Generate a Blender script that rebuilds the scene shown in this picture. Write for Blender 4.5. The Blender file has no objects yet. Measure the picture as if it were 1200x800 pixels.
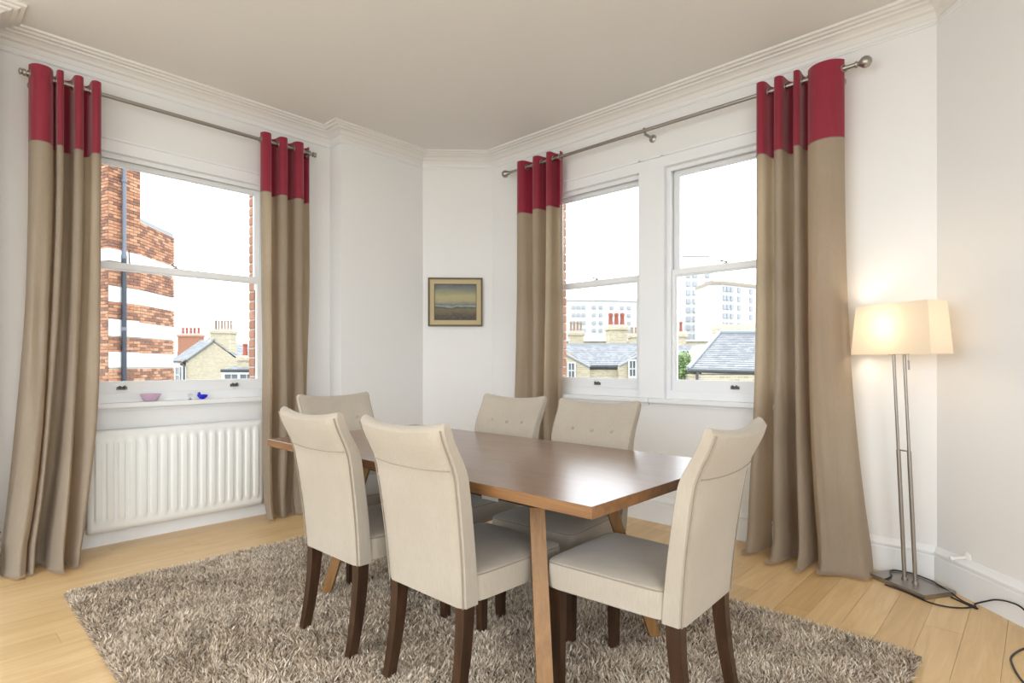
import bpy, bmesh, math, random
import numpy as np
from mathutils import Vector, Matrix, noise
D = bpy.data; SC = bpy.context.scene; COL = SC.collection
PI = math.pi; rad = math.radians
rnd = random.Random(7)

# ------------------------------------------------------------------ camera
EYE = 1.16; YAW = rad(43)
cam = D.objects.new('camera', D.cameras.new('camera')); COL.objects.link(cam)
cam.location = (0, 0, EYE); cam.rotation_euler = (PI/2, 0, YAW)
cam.data.sensor_width = 36; cam.data.lens = 36*667/1200
cam.data.shift_y = -24/1200 * -1
cam.data.clip_start = 0.05; cam.data.clip_end = 1500
SC.camera = cam
# ------------------------------------------------------------------ world, lights, exposure
W = D.worlds.new('sky'); SC.world = W; W.use_nodes = True
bg = W.node_tree.nodes['Background']; bg.inputs[0].default_value = (0.90, 0.955, 1.0, 1); bg.inputs[1].default_value = 4.0
SC.view_settings.view_transform = 'Standard'; SC.view_settings.look = 'None'
SC.view_settings.exposure = 0.06; SC.view_settings.gamma = 1.0; SC.view_settings.use_curve_mapping = False
def area(name, loc, rot, sx, sy, power, color=(1, 1, 1)):
    l = D.lights.new(name, 'AREA'); l.shape = 'RECTANGLE'; l.size = sx; l.size_y = sy; l.energy = power; l.color = color
    o = D.objects.new(name, l); COL.objects.link(o); o.location = loc; o.rotation_euler = rot; return o
def portal(name, loc, rot, sx, sy):
    o = area(name, loc, rot, sx, sy, 1.0); o.data.cycles.is_portal = True; return o
# added daylight-tinted fill lights, outside two invented openings behind the camera
area('rear_fill_light', (-1.4, -2.75, 1.55), (rad(90), 0, 0), 3.6, 2.3, 66, (0.89, 0.945, 1.0))
area('side_fill_light', (1.75, -0.6, 1.55), (rad(90), 0, rad(90)), 2.6, 2.3, 46, (0.89, 0.945, 1.0))
portal('window_left_portal', (-4.6, 1.355, 1.7), (rad(90), 0, rad(-90)), 1.2, 1.7)
portal('window_back_portal', (-2.1, 3.99, 1.75), (rad(90), 0, rad(180)), 2.1, 1.75)

# ------------------------------------------------------------------ materials
def mat(name, color=(0.8, 0.8, 0.8), rough=0.5, metal=0.0, **kw):
    m = D.materials.new(name); m.use_nodes = True
    b = m.node_tree.nodes['Principled BSDF']
    b.inputs['Base Color'].default_value = (*color, 1); b.inputs['Roughness'].default_value = rough
    b.inputs['Metallic'].default_value = metal
    for k, v in kw.items(): b.inputs[k.replace('_', ' ')].default_value = v
    return m
class NT:
    def __init__(s, m): s.t = m.node_tree; s.b = s.t.nodes.get('Principled BSDF')
    def n(s, typ, **kw):
        x = s.t.nodes.new(typ)
        for k, v in kw.items(): setattr(x, k, v)
        return x
    def l(s, a, b): s.t.links.new(a, b)
    def coords(s, kind='Object', scale=(1, 1, 1), rot=(0, 0, 0)):
        if kind == 'World': c = s.n('ShaderNodeNewGeometry').outputs['Position']
        else: c = s.n('ShaderNodeTexCoord').outputs[kind]
        mp = s.n('ShaderNodeMapping'); mp.inputs['Scale'].default_value = scale; mp.inputs['Rotation'].default_value = rot
        s.l(c, mp.inputs['Vector']); return mp.outputs[0]
    def noise(s, vec, scale, detail=3, rough=0.5, dist=0.0):
        x = s.n('ShaderNodeTexNoise'); x.inputs['Scale'].default_value = scale; x.inputs['Detail'].default_value = detail
        x.inputs['Roughness'].default_value = rough; x.inputs['Distortion'].default_value = dist
        s.l(vec, x.inputs['Vector']); return x.outputs['Fac']
    def ramp(s, fac, stops):
        r = s.n('ShaderNodeValToRGB'); e = r.color_ramp.elements
        while len(e) < len(stops): e.new(0.5)
        for i, (p, c) in enumerate(stops): e[i].position = p; e[i].color = (*c, 1)
        s.l(fac, r.inputs[0]); return r.outputs[0]
    def mix(s, a, b, fac, mode='MIX'):
        x = s.n('ShaderNodeMix', data_type='RGBA', blend_type=mode)
        for sock, v in ((x.inputs[0], fac), (x.inputs[6], a), (x.inputs[7], b)):
            if isinstance(v, (int, float)): sock.default_value = v
            elif isinstance(v, tuple): sock.default_value = (*v, 1)
            else: s.l(v, sock)
        return x.outputs[2]
    def bump(s, h, strength=0.2, dist=0.002):
        x = s.n('ShaderNodeBump'); x.inputs['Strength'].default_value = strength; x.inputs['Distance'].default_value = dist
        s.l(h, x.inputs['Height']); s.l(x.outputs[0], s.b.inputs['Normal']); return x
def plaster(name, color):
    m = mat(name, color, 0.7); t = NT(m); v = t.coords('World')
    t.bump(t.noise(v, 60, 4), 0.08, 0.001)
    t.l(t.mix(color, tuple(c*0.97 for c in color), t.noise(v, 1.3, 2)), t.b.inputs['Base Color']); return m
M_wall = plaster('wall_paint', (0.85, 0.845, 0.835))
M_ceil = plaster('ceiling_paint', (0.80, 0.78, 0.75))
M_trim = mat('white_gloss_paint', (0.86, 0.87, 0.88), 0.35)
M_corn = mat('cornice_paint', (0.80, 0.775, 0.74), 0.6)
M_rad = mat('radiator_enamel', (0.84, 0.85, 0.83), 0.35)
M_steel = mat('brushed_nickel', (0.42, 0.40, 0.37), 0.32, 1.0)
M_chrome = mat('dark_chrome', (0.30, 0.29, 0.28), 0.25, 1.0)
M_lampmetal = mat('satin_bronze_steel', (0.36, 0.33, 0.30), 0.35, 0.9)
M_black = mat('black_rubber', (0.012, 0.012, 0.014), 0.4)
M_plastic = mat('white_plastic', (0.82, 0.82, 0.80), 0.35)
M_sub = mat('subfloor', (0.30, 0.19, 0.09), 0.9)

def floor_mat():
    m = mat('maple_boards', rough=0.32); t = NT(m)
    v = t.coords('World', (14, 1.2, 1)); r = t.n('ShaderNodeObjectInfo').outputs['Random']
    add = t.n('ShaderNodeVectorMath', operation='ADD'); cmb = t.n('ShaderNodeCombineXYZ')
    mul = t.n('ShaderNodeMath', operation='MULTIPLY'); mul.inputs[1].default_value = 57; t.l(r, mul.inputs[0])
    t.l(mul.outputs[0], cmb.inputs[0]); t.l(mul.outputs[0], cmb.inputs[1]); t.l(v, add.inputs[0]); t.l(cmb.outputs[0], add.inputs[1])
    n1 = t.noise(add.outputs[0], 1.6, 5, 0.55, 1.2)
    g = t.ramp(n1, [(0.3, (0.64, 0.43, 0.205)), (0.5, (0.71, 0.495, 0.25)), (0.72, (0.76, 0.545, 0.29))])
    tone = t.ramp(r, [(0, (0.90, 0.87, 0.82)), (0.5, (1.0, 1.0, 1.0)), (1, (1.05, 1.06, 1.08))])
    t.l(t.mix(g, tone, 1.0, 'MULTIPLY'), t.b.inputs['Base Color'])
    t.bump(n1, 0.05, 0.001); return m
M_floor = floor_mat()
def wood(name, c0, c1, c2, rough, scale=(1.2, 14, 14), coat=0.0, kind='Object', nscale=1.5):
    m = mat(name, rough=rough); t = NT(m); v = t.coords(kind, scale)
    n1 = t.noise(v, nscale, 6, 0.6, 1.5); n2 = t.noise(v, nscale*7, 3, 0.6)
    g = t.ramp(n1, [(0.3, c0), (0.5, c1), (0.7, c2)])
    t.l(t.mix(g, tuple(c*0.75 for c in c1), t.ramp(n2, [(0.5, (0, 0, 0)), (0.8, (0.5, 0.5, 0.5))]), 'MIX'), t.b.inputs['Base Color'])
    t.b.inputs['Coat Weight'].default_value = coat; t.b.inputs['Coat Roughness'].default_value = 0.26
    t.bump(n2, 0.06, 0.001); return m
M_top = wood('walnut_table_top', (0.135, 0.058, 0.030), (0.178, 0.082, 0.043), (0.22, 0.106, 0.058), 0.28, coat=0.8)
M_edge = wood('oiled_walnut_edge', (0.15, 0.068, 0.024), (0.205, 0.098, 0.036), (0.26, 0.13, 0.05), 0.38)
M_leg = wood('walnut_leg', (0.19, 0.088, 0.024), (0.25, 0.122, 0.036), (0.30, 0.155, 0.050), 0.5, (14, 14, 1.2))
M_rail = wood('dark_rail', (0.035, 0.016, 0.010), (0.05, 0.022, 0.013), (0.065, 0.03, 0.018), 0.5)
M_cleg = wood('dark_stained_chair_leg', (0.028, 0.013, 0.007), (0.046, 0.021, 0.010), (0.068, 0.032, 0.015), 0.30, (14, 14, 1.5))

def weave(t, v, f):
    w1 = t.n('ShaderNodeTexWave', bands_direction='X'); w2 = t.n('ShaderNodeTexWave', bands_direction='Z')
    for w in (w1, w2):
        w.inputs['Scale'].default_value = f; w.inputs['Distortion'].default_value = 1.5; w.inputs['Detail'].default_value = 2
        w.inputs['Detail Scale'].default_value = 2; t.l(v, w.inputs['Vector'])
    a = t.n('ShaderNodeMath', operation='ADD'); t.l(w1.outputs['Fac'], a.inputs[0]); t.l(w2.outputs['Fac'], a.inputs[1]); return a.outputs[0]
def fabric(name, c, c2, f=160, transl=0.0, sheen=0.2, rough=0.9, tc=None):
    m = mat(name, c, rough); t = NT(m); v = t.coords('Object')
    wv = weave(t, v, f); slub = t.noise(t.coords('Object', (160, 160, 30)), 1.0, 3)
    blotch = t.noise(v, 3.5, 3)
    a = t.mix(c, c2, t.ramp(slub, [(0.25, (0.2, 0.2, 0.2)), (0.85, (0.8, 0.8, 0.8))]))
    cc = t.mix(a, tuple(x*0.94 for x in c), t.ramp(blotch, [(0.4, (0, 0, 0)), (0.7, (0.6, 0.6, 0.6))]))
    t.l(cc, t.b.inputs['Base Color']); t.b.inputs['Sheen Weight'].default_value = sheen; t.b.inputs['Sheen Roughness'].default_value = 0.5
    bp = t.bump(wv, 0.25, 0.0006)
    if transl:      # long soft creases of hanging cloth
        b2 = t.n('ShaderNodeBump'); b2.inputs['Strength'].default_value = 0.55; b2.inputs['Distance'].default_value = 0.012
        t.l(t.noise(t.coords('Object', (24, 24, 1.6)), 1.0, 3, 0.55, 0.4), b2.inputs['Height']); t.l(b2.outputs[0], bp.inputs['Normal'])
    if transl:
        tr = t.n('ShaderNodeBsdfTranslucent'); mx = t.n('ShaderNodeMixShader'); mx.inputs[0].default_value = transl
        if tc: tr.inputs[0].default_value = (*tc, 1)
        else: t.l(cc, tr.inputs[0])
        out = t.t.nodes['Material Output']
        t.l(t.b.outputs[0], mx.inputs[1]); t.l(tr.outputs[0], mx.inputs[2]); t.l(mx.outputs[0], out.inputs[0])
    return m
M_chair = fabric('cream_linen_weave', (0.385, 0.33, 0.26), (0.475, 0.42, 0.345), 220)
M_seam = mat('cream_piping', (0.30, 0.25, 0.19), 0.9)
M_linen = fabric('oatmeal_linen', (0.375, 0.32, 0.25), (0.51, 0.447, 0.36), 180, 0.42, 0.15, tc=(0.66, 0.49, 0.30))
M_red = fabric('crimson_satin', (0.29, 0.010, 0.034), (0.38, 0.017, 0.050), 260, 0.30, 0.5, 0.5, tc=(0.45, 0.01, 0.07))

def glass_mat():
    m = D.materials.new('window_glass'); m.use_nodes = True; t = m.node_tree; t.nodes.clear()
    o = t.nodes.new('ShaderNodeOutputMaterial'); mx = t.nodes.new('ShaderNodeMixShader'); tr = t.nodes.new('ShaderNodeBsdfTransparent')
    gl = t.nodes.new('ShaderNodeBsdfGlossy'); gl.inputs['Roughness'].default_value = 0.02; lw = t.nodes.new('ShaderNodeFresnel'); lw.inputs[0].default_value = 1.3
    t.links.new(lw.outputs[0], mx.inputs[0]); t.links.new(tr.outputs[0], mx.inputs[1]); t.links.new(gl.outputs[0], mx.inputs[2]); t.links.new(mx.outputs[0], o.inputs[0]); return m
M_glass = glass_mat()
def shade_mat():
    m = mat('cream_lamp_shade', (0.88, 0.82, 0.72), 0.8); t = NT(m)
    tr = t.n('ShaderNodeBsdfTranslucent'); tr.inputs[0].default_value = (0.93, 0.87, 0.77, 1); mx = t.n('ShaderNodeMixShader'); mx.inputs[0].default_value = 0.45
    t.l(t.b.outputs[0], mx.inputs[1]); t.l(tr.outputs[0], mx.inputs[2]); t.l(mx.outputs[0], t.t.nodes['Material Output'].inputs[0])
    t.bump(weave(t, t.coords('Object'), 200), 0.1, 0.0005); return m
M_shade = shade_mat()
M_bulb = mat('warm_bulb', (1, 0.85, 0.6), 0.4, Emission_Color=(1, 0.72, 0.42, 1), Emission_Strength=12.0)

# ------------------------------------------------------------------ mesh helpers
def link(name, me, m=None, parent=None, smooth=False):
    if m is not None and not me.materials:
        for x in (m if isinstance(m, (list, tuple)) else [m]): me.materials.append(x)
    if smooth: me.shade_smooth(); me.set_sharp_from_angle(angle=rad(38))
    o = D.objects.new(name, me); COL.objects.link(o)
    if parent is not None: o.parent = parent
    return o
def pyd(name, v, f, m, parent=None, smooth=False):
    me = D.meshes.new(name); me.from_pydata([tuple(p) for p in v], [], f); me.update(); return link(name, me, m, parent, smooth)
def bmo(name, bm, m, parent=None, smooth=False, bevel=0, seg=2, normals=True):
    if bevel: bmesh.ops.bevel(bm, geom=[e for e in bm.edges if e.calc_face_angle(0) > 0.5], offset=bevel, segments=seg, affect='EDGES', profile=0.5)
    if normals: bmesh.ops.recalc_face_normals(bm, faces=bm.faces)
    me = D.meshes.new(name); bm.to_mesh(me); bm.free(); return link(name, me, m, parent, smooth)
def box(bm, x0, x1, y0, y1, z0, z1, M=None, mi=0):
    vs = [bm.verts.new((x, y, z)) for x in (x0, x1) for y in (y0, y1) for z in (z0, z1)]
    if M is not None:
        for v in vs: v.co = M @ v.co
    for q in ((0, 1, 3, 2), (4, 6, 7, 5), (0, 4, 5, 1), (2, 3, 7, 6), (0, 2, 6, 4), (1, 5, 7, 3)):
        f = bm.faces.new([vs[i] for i in q]); f.material_index = mi
    return vs
def boxo(name, a, m, parent=None, bevel=0, seg=2, M=None):
    bm = bmesh.new(); box(bm, *a, M=M); return bmo(name, bm, m, parent, False, bevel, seg)
def tube(bm, pts, r, n=10, caps=True):
    pts = [Vector(p) for p in pts]; rs = r if isinstance(r, (list, tuple)) else [r]*len(pts); rings = []
    up = None
    for i, p in enumerate(pts):
        t = (pts[min(i+1, len(pts)-1)] - pts[max(i-1, 0)]).normalized()
        if up is None: up = t.orthogonal().normalized()
        up = (up - t*up.dot(t)).normalized(); s = t.cross(up)
        rings.append([bm.verts.new(p + rs[i]*(math.cos(2*PI*k/n)*up + math.sin(2*PI*k/n)*s)) for k in range(n)])
    for a, b in zip(rings, rings[1:]):
        for k in range(n): bm.faces.new([a[k], a[(k+1) % n], b[(k+1) % n], b[k]])
    if caps: bm.faces.new(rings[0][::-1]); bm.faces.new(rings[-1])
def tubeo(name, pts, r, m, parent=None, n=10):
    bm = bmesh.new(); tube(bm, pts, r, n); return bmo(name, bm, m, parent, True)
def lathe(bm, prof, M=Matrix(), n=20):
    rings = [[bm.verts.new(M @ Vector((r*math.cos(2*PI*k/n), r*math.sin(2*PI*k/n), z))) for k in range(n)] for r, z in prof]
    for a, b in zip(rings, rings[1:]):
        for k in range(n): bm.faces.new([a[k], a[(k+1) % n], b[(k+1) % n], b[k]])
    bm.faces.new(rings[0][::-1]); bm.faces.new(rings[-1])
def lathe_o(name, prof, m, parent=None, M=Matrix(), n=20):
    bm = bmesh.new(); lathe(bm, prof, M, n); return bmo(name, bm, m, parent, True)
def torus(bm, c, R_, r, axis, n=18, k=8):
    q = Vector((0, 0, 1)).rotation_difference(Vector(axis)); g = []
    for i in range(n):
        a = 2*PI*i/n
        g.append([bm.verts.new(Vector(c) + q @ Vector(((R_+r*math.cos(2*PI*j/k))*math.cos(a), (R_+r*math.cos(2*PI*j/k))*math.sin(a), r*math.sin(2*PI*j/k)))) for j in range(k)])
    for i in range(n):
        for j in range(k): bm.faces.new([g[i][j], g[(i+1) % n][j], g[(i+1) % n][(j+1) % k], g[i][(j+1) % k]])
def tag(o, label=None, cat=None, group=None, kind=None):
    for k, v in (('label', label), ('category', cat), ('group', group), ('kind', kind)):
        if v: o[k] = v
    return o
def empty(name, loc, rz=0):
    o = D.objects.new(name, None); COL.objects.link(o); o.location = loc; o.rotation_euler = (0, 0, rz); o.empty_display_size = 0.1; return o
def copy_tree(o, parent=None):
    c = o.copy(); COL.objects.link(c); c.parent = parent
    for ch in list(o.children): copy_tree(ch, c)
    return c
def struct(o): o['kind'] = 'structure'; return o
def sit(M, root): return M
def prism(name, base, z0, z1, m, parent=None):
    n = len(base); v = [(x, y, z0) for x, y in base] + [(x, y, z1) for x, y in base]
    f = [list(range(n))[::-1], list(range(n, 2*n))] + [[i, (i+1) % n, (i+1) % n+n, i+n] for i in range(n)]
    bm = bmesh.new(); vs = [bm.verts.new(p) for p in v]; [bm.faces.new([vs[i] for i in q]) for q in f]; return bmo(name, bm, m, parent)

# ------------------------------------------------------------------ room shell
XA = -4.37; YB = 3.74; XP = -4.19; YP = 2.45; YQ = 0.335; XN = -4.12; H = 3.08
CH0 = (XP, 3.285); CH1 = (-3.735, YB); CR0 = (-0.41, YB); DX, DY = 0.69, -0.724; LR = 2.85
CR1 = (CR0[0]+DX*LR, CR0[1]+DY*LR); XR = CR1[0]; YR = -2.6
TH = 0.14
# plan, clockwise seen from inside the room (left to right)
path = [(XN, YR), (XN, YQ), (XA, YQ), (XA, YP), (XP, YP), CH0, CH1, CR0, CR1, (XR, YR)]
def wallbox(name, pieces):
    bm = bmesh.new()
    for p in pieces: box(bm, *p)
    return struct(bmo(name, bm, M_wall))
OA = (0.80, 1.93, 0.895, 2.51)           # opening of window 1: y0,y1,z0,z1
OB = (-3.07, -2.185, 0.895, 2.565); OC = (-1.99, -1.135, 0.895, 2.565)
wallbox('wall_left', [(XA-TH, XA, YQ-0.1, OA[0], 0, H), (XA-TH, XA, OA[1], YP+0.1, 0, H), (XA-TH, XA, OA[0], OA[1], 0, OA[2]), (XA-TH, XA, OA[0], OA[1], OA[3], H)])
wallbox('wall_left_pier', [(XA-TH, XP, YP, CH0[1], 0, H)])
wallbox('wall_left_near_pier', [(XA-TH, XN, YR, YQ, 0, H)])
struct(prism('wall_corner', [CH0, CH1, (CH1[0], YB+TH), (XA-TH, YB+TH), (XA-TH, CH0[1])], 0, H, M_wall))
wallbox('wall_back', [(CH1[0], OB[0], YB, YB+TH, 0, H), (OB[0], OC[1], YB, YB+TH, 0, OB[2]), (OB[0], OC[1], YB, YB+TH, OB[3], H),
                      (OB[1], OC[0], YB, YB+TH, OB[2], OB[3]), (OC[1], CR0[0]+0.1, YB, YB+TH, 0, H)])
nx, ny = 0.724, 0.69
struct(prism('wall_right', [CR0, CR1, (CR1[0]+nx*TH, CR1[1]+ny*TH), (CR0[0]+nx*TH, CR0[1]+ny*TH)], 0, H, M_wall))
wallbox('wall_side', [(XR, XR+TH, YR, -1.95, 0, H), (XR, XR+TH, 0.75, CR1[1], 0, H), (XR, XR+TH, -1.95, 0.75, 0, 0.4), (XR, XR+TH, -1.95, 0.75, 2.7, H)])
wallbox('wall_behind', [(XP, -3.25, YR-TH, YR, 0, H), (0.45, XR+TH, YR-TH, YR, 0, H), (-3.25, 0.45, YR-TH, YR, 0, 0.4), (-3.25, 0.45, YR-TH, YR, 2.7, H)])
struct(boxo('ceiling', (XA-TH, XR+TH, YR-TH, YB+TH, H, H+0.12), M_ceil))

# swept mouldings, one mitred mesh per wall length; profile points are (out from wall, z)
def offset_path(pts, d):
    out = []
    for i, p in enumerate(pts):
        ns = []
        for a, b in ((i-1, i), (i, i+1)):
            if a < 0 or b >= len(pts): continue
            dx, dy = pts[b][0]-pts[a][0], pts[b][1]-pts[a][1]; L = math.hypot(dx, dy); ns.append((dy/L, -dx/L))
        if len(ns) == 1: out.append((p[0]+ns[0][0]*d, p[1]+ns[0][1]*d))
        else:
            k = 1 + ns[0][0]*ns[1][0] + ns[0][1]*ns[1][1]
            out.append((p[0]+(ns[0][0]+ns[1][0])*d/k, p[1]+(ns[0][1]+ns[1][1])*d/k))
    return out
def moulding(names, prof, m):
    offs = [offset_path(path, d) for d, z in prof]
    for i, nm in enumerate(names):
        if not nm: continue
        n = len(prof); v = [(*offs[j][i+e], prof[j][1]) for e in (0, 1) for j in range(n)]
        bm = bmesh.new(); vs = [bm.verts.new(q) for q in v]
        for j in range(n-1): bm.faces.new([vs[j], vs[j+1], vs[n+j+1], vs[n+j]])
        bm.faces.new(vs[:n][::-1]); bm.faces.new(vs[n:])
        struct(bmo(nm, bm, m))
seg = ['left_near_pier', 'left_near_return', 'left', 'left_return', 'left_pier', 'corner', 'back', 'right', 'side']
moulding(['baseboard_'+s for s in seg], [(-0.01, 0), (0.022, 0), (0.022, 0.132), (0.018, 0.137), (0.018, 0.143), (0.026, 0.148), (0.026, 0.158), (0.018, 0.166), (0.010, 0.178), (0.006, 0.185), (-0.01, 0.185)], M_trim)
moulding(['trim_%d' % (i+1) for i in range(9)], [(-0.01, 2.985), (0.004, 2.985), (0.008, 3.015), (0.014, 3.018), (0.022, 3.022), (0.03, 3.034), (0.046, 3.044), (0.066, 3.049), (0.070, 3.056),
          (0.076, 3.058), (0.088, 3.056), (0.096, 3.058), (0.104, 3.066), (0.122, 3.0665), (0.126, 3.072), (0.126, H+0.01), (-0.01, H+0.01)], M_corn)
moulding(['trim_%d' % (i+10) for i in range(9)], [(-0.01, 2.945), (0.006, 2.946), (0.011, 2.951), (0.011, 2.956), (0.005, 2.962), (-0.01, 2.963)], M_wall)

# ------------------------------------------------------------------ floor of single boards
floor = struct(boxo('floor', (XA-TH, XR+TH, YR-TH, YB+TH, -0.1, -0.006), M_sub))
bmb = bmesh.new(); box(bmb, -0.0672, 0.0672, 0, 1, -0.012, 0)
unit = D.meshes.new('board'); bmb.to_mesh(unit); bmb.free(); unit.materials.append(M_floor)
rest = bmesh.new(); bw = 0.1355; nb = 0
ix = 0; x = -0.7225 - bw*27
while x < XR+0.05:
    y = YR - rnd.uniform(0, 0.9)
    while y < YB:
        L = rnd.choice((0.85, 0.95, 1.05, 1.2, 1.35)); y1 = min(y+L, YB+0.02)
        if x > XA-0.05:
            # boards in the photograph's view stand alone
            seen = y1 > 0.25 and x < 0.35 and (x*-math.sin(YAW)+y1*math.cos(YAW)) > 1.2 and y1-y > 0.05
            if seen and nb < 296:
                o = link('board', unit, None, floor); o.location = (x, y, 0); o.scale = (1, y1-y-0.0012, 1); nb += 1
            elif y1-y > 0.02: box(rest, x-0.0672, x+0.0672, y, y1-0.0018, -0.012, 0)
        y += L
    x += bw
r_ = bmo('floor_boards', rest, M_floor, floor); r_['kind'] = 'stuff'

# ------------------------------------------------------------------ windows
def wmat(origin, ang):   # local x along the wall, y out of the building, z up
    return Matrix.Translation(Vector(origin)) @ Matrix.Rotation(ang, 4, 'Z')
def frame4(bm, x0, x1, z0, z1, wl, wr, wb, wt, y0, y1):
    box(bm, x0, x0+wl, y0, y1, z0, z1); box(bm, x1-wr, x1, y0, y1, z0, z1)
    box(bm, x0+wl, x1-wr, y0, y1, z0, z0+wb); box(bm, x0+wl, x1-wr, y0, y1, z1-wt, z1)
def window(n, M, x0, x1, z0, z1, zm, lifts, latch, casing, sillx, fac=M_trim):
    root = struct(empty('window_%d' % n, M.translation)); root.matrix_world = M
    bm = bmesh.new(); frame4(bm, x0-0.003, x1+0.003, z0-0.003, z1+0.003, 0.025, 0.025, 0.053, 0.023, 0.03, 0.1385)      # box frame with parting beads
    frame4(bm, x0+0.022, x1-0.022, z0+0.05, z1-0.02, 0.012, 0.012, 0.012, 0.012, 0.03, 0.045)
    bmo('frame', bm, fac, root, False, 0.002, 1)
    a, b = x0+0.026, x1-0.026
    def sash(nm, za, zb, ya, yb, wb, wt):
        bm = bmesh.new(); frame4(bm, a, b, za, zb, 0.034, 0.034, wb, wt, ya, yb)
        frame4(bm, a+0.032, b-0.032, za+wb-0.002, zb-wt+0.002, 0.008, 0.008, 0.008, 0.008, ya+0.01, yb-0.006)
        if nm == 'upper_sash':
            for hx in (a, b-0.03):
                box(bm, hx, hx+0.03, ya+0.004, yb-0.004, za-0.045, za)
        s = bmo(nm, bm, fac, root, False, 0.002, 1)
        boxo('glass_pane', (a+0.03, b-0.03, (ya+yb)/2-0.002, (ya+yb)/2+0.002, za+wb-0.004, zb-wt+0.004), M_glass, s)
        return s
    lo = sash('lower_sash', z0+0.055, zm+0.025, 0.05, 0.088, 0.078, 0.04)
    up = sash('upper_sash', zm-0.018, z1-0.022, 0.093, 0.131, 0.04, 0.03)
    for lx in lifts:       # cast sash lift: small plate with a curled finger hook
        bm = bmesh.new(); box(bm, lx-0.03, lx+0.03, 0.045, 0.05, z0+0.082, z0+0.102)
        lathe(bm, [(0.004, 0), (0.010, 0.006), (0.008, 0.016), (0.004, 0.02)], Matrix.Translation((lx-0.014, 0.047, z0+0.098)) @ Matrix.Rotation(rad(70), 4, 'X'), 10)
        lathe(bm, [(0.004, 0), (0.010, 0.006), (0.008, 0.016), (0.004, 0.02)], Matrix.Translation((lx+0.014, 0.047, z0+0.098)) @ Matrix.Rotation(rad(70), 4, 'X'), 10)
        tube(bm, [(lx-0.026, 0.046, z0+0.086), (lx-0.014, 0.028, z0+0.09), (lx+0.014, 0.028, z0+0.09), (lx+0.026, 0.046, z0+0.086)], 0.005, 8)
        bmo('sash_lift', bm, M_chrome, lo, True)
    bm = bmesh.new(); box(bm, latch-0.02, latch+0.02, 0.055, 0.085, zm+0.025, zm+0.03)
    lathe(bm, [(0.009, 0), (0.009, 0.012), (0.004, 0.016)], Matrix.Translation((latch, 0.07, zm+0.03)), 12)
    tube(bm, [(latch, 0.07, zm+0.04), (latch-0.02, 0.062, zm+0.046), (latch-0.034, 0.058, zm+0.052)], [0.004, 0.004, 0.007], 8)
    bmo('sash_latch', bm, M_chrome, lo, True)
    bm = bmesh.new(); (c0, c1) = casing    # casing round the opening
    box(bm, c0, c1, -0.014, 0.033, z1-0.004, z1+0.07); box(bm, c0-0.01, c1+0.01, -0.026, 0.03, z1+0.07, z1+0.085)
    box(bm, c0, x0+0.004, -0.014, 0.033, z0, z1-0.004); box(bm, x1-0.004, c1, -0.014, 0.033, z0, z1-0.004)
    bmo('casing', bm, fac, root, False, 0.003, 1)
    s0, s1 = sillx
    boxo('sill', (s0, s1, -0.055, 0.03, z0-0.028, z0+0.002), fac, root, 0.006, 3)
    boxo('apron', (s0+0.02, s1-0.02, -0.012, 0.0, z0-0.05, z0-0.028), fac, root, 0.002, 2)
    boxo('outer_sill', (x0-0.05, x1+0.05, 0.13, 0.30, z0-0.09, z0+0.01), mat_stone, root)
    return root
mat_stone = mat('pale_stone', (0.72, 0.70, 0.66), 0.8)
MA = wmat((XA, 0, 0), rad(90)); MB = wmat((0, YB, 0), 0)
window(1, MA, OA[0], OA[1], OA[2], OA[3], 1.785, (0.985, 1.695), 1.31, (OA[0]-0.07, OA[1]+0.07), (OA[0]-0.1, OA[1]+0.1))
window(2, MB, OB[0], OB[1], OB[2], OB[3], 1.79, (-2.60,), -2.62, (OB[0]-0.07, OB[1]+0.0), (OB[0]-0.1, (OB[1]+OC[0])/2-0.002))
window(3, MB, OC[0], OC[1], OC[2], OC[3], 1.80, (-1.50,), -1.57, (OC[0]-0.0, OC[1]+0.07), ((OB[1]+OC[0])/2+0.002, OC[1]+0.1))
bm = bmesh.new(); box(bm, OB[1]+0.0005, OC[0]-0.0005, YB-0.0135, YB-0.001, OB[2]+0.003, OB[3]-0.0045); box(bm, OB[1], OC[0], YB-0.026, YB, OB[3]+0.07, OB[3]+0.085); box(bm, OB[1], OC[0], YB-0.0135, YB-0.001, OB[3]-0.004, OB[3]+0.07)
struct(bmo('trim_19', bm, M_trim, None, False, 0.002, 1))

# ------------------------------------------------------------------ brickwork
def brick_mat(name, c0, c1, c2, attr=False):
    m = mat(name, c1, 0.85); t = NT(m)
    if attr:
        a = t.n('ShaderNodeAttribute'); a.attribute_name = 'tint'; f = a.outputs['Fac']
    else: f = t.n('ShaderNodeObjectInfo').outputs['Random']
    c = t.ramp(f, [(0.0, c0), (0.25, c0), (0.5, c1), (1.0, c2)]); v = t.coords('World')
    t.l(t.mix(c, tuple(x*0.7 for x in c1), t.ramp(t.noise(v, 30, 4), [(0.45, (0, 0, 0)), (0.8, (0.6, 0.6, 0.6))])), t.b.inputs['Base Color'])
    t.bump(t.noise(v, 90, 3), 0.3, 0.002); return m
M_bred = brick_mat('red_brick', (0.31, 0.14, 0.085), (0.38, 0.18, 0.115), (0.44, 0.24, 0.155))
M_bredj = brick_mat('orange_red_brickwork', (0.19, 0.09, 0.06), (0.40, 0.18, 0.095), (0.48, 0.27, 0.165), True)
M_mortar = mat('lime_mortar', (0.44, 0.40, 0.35), 0.95)
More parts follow.
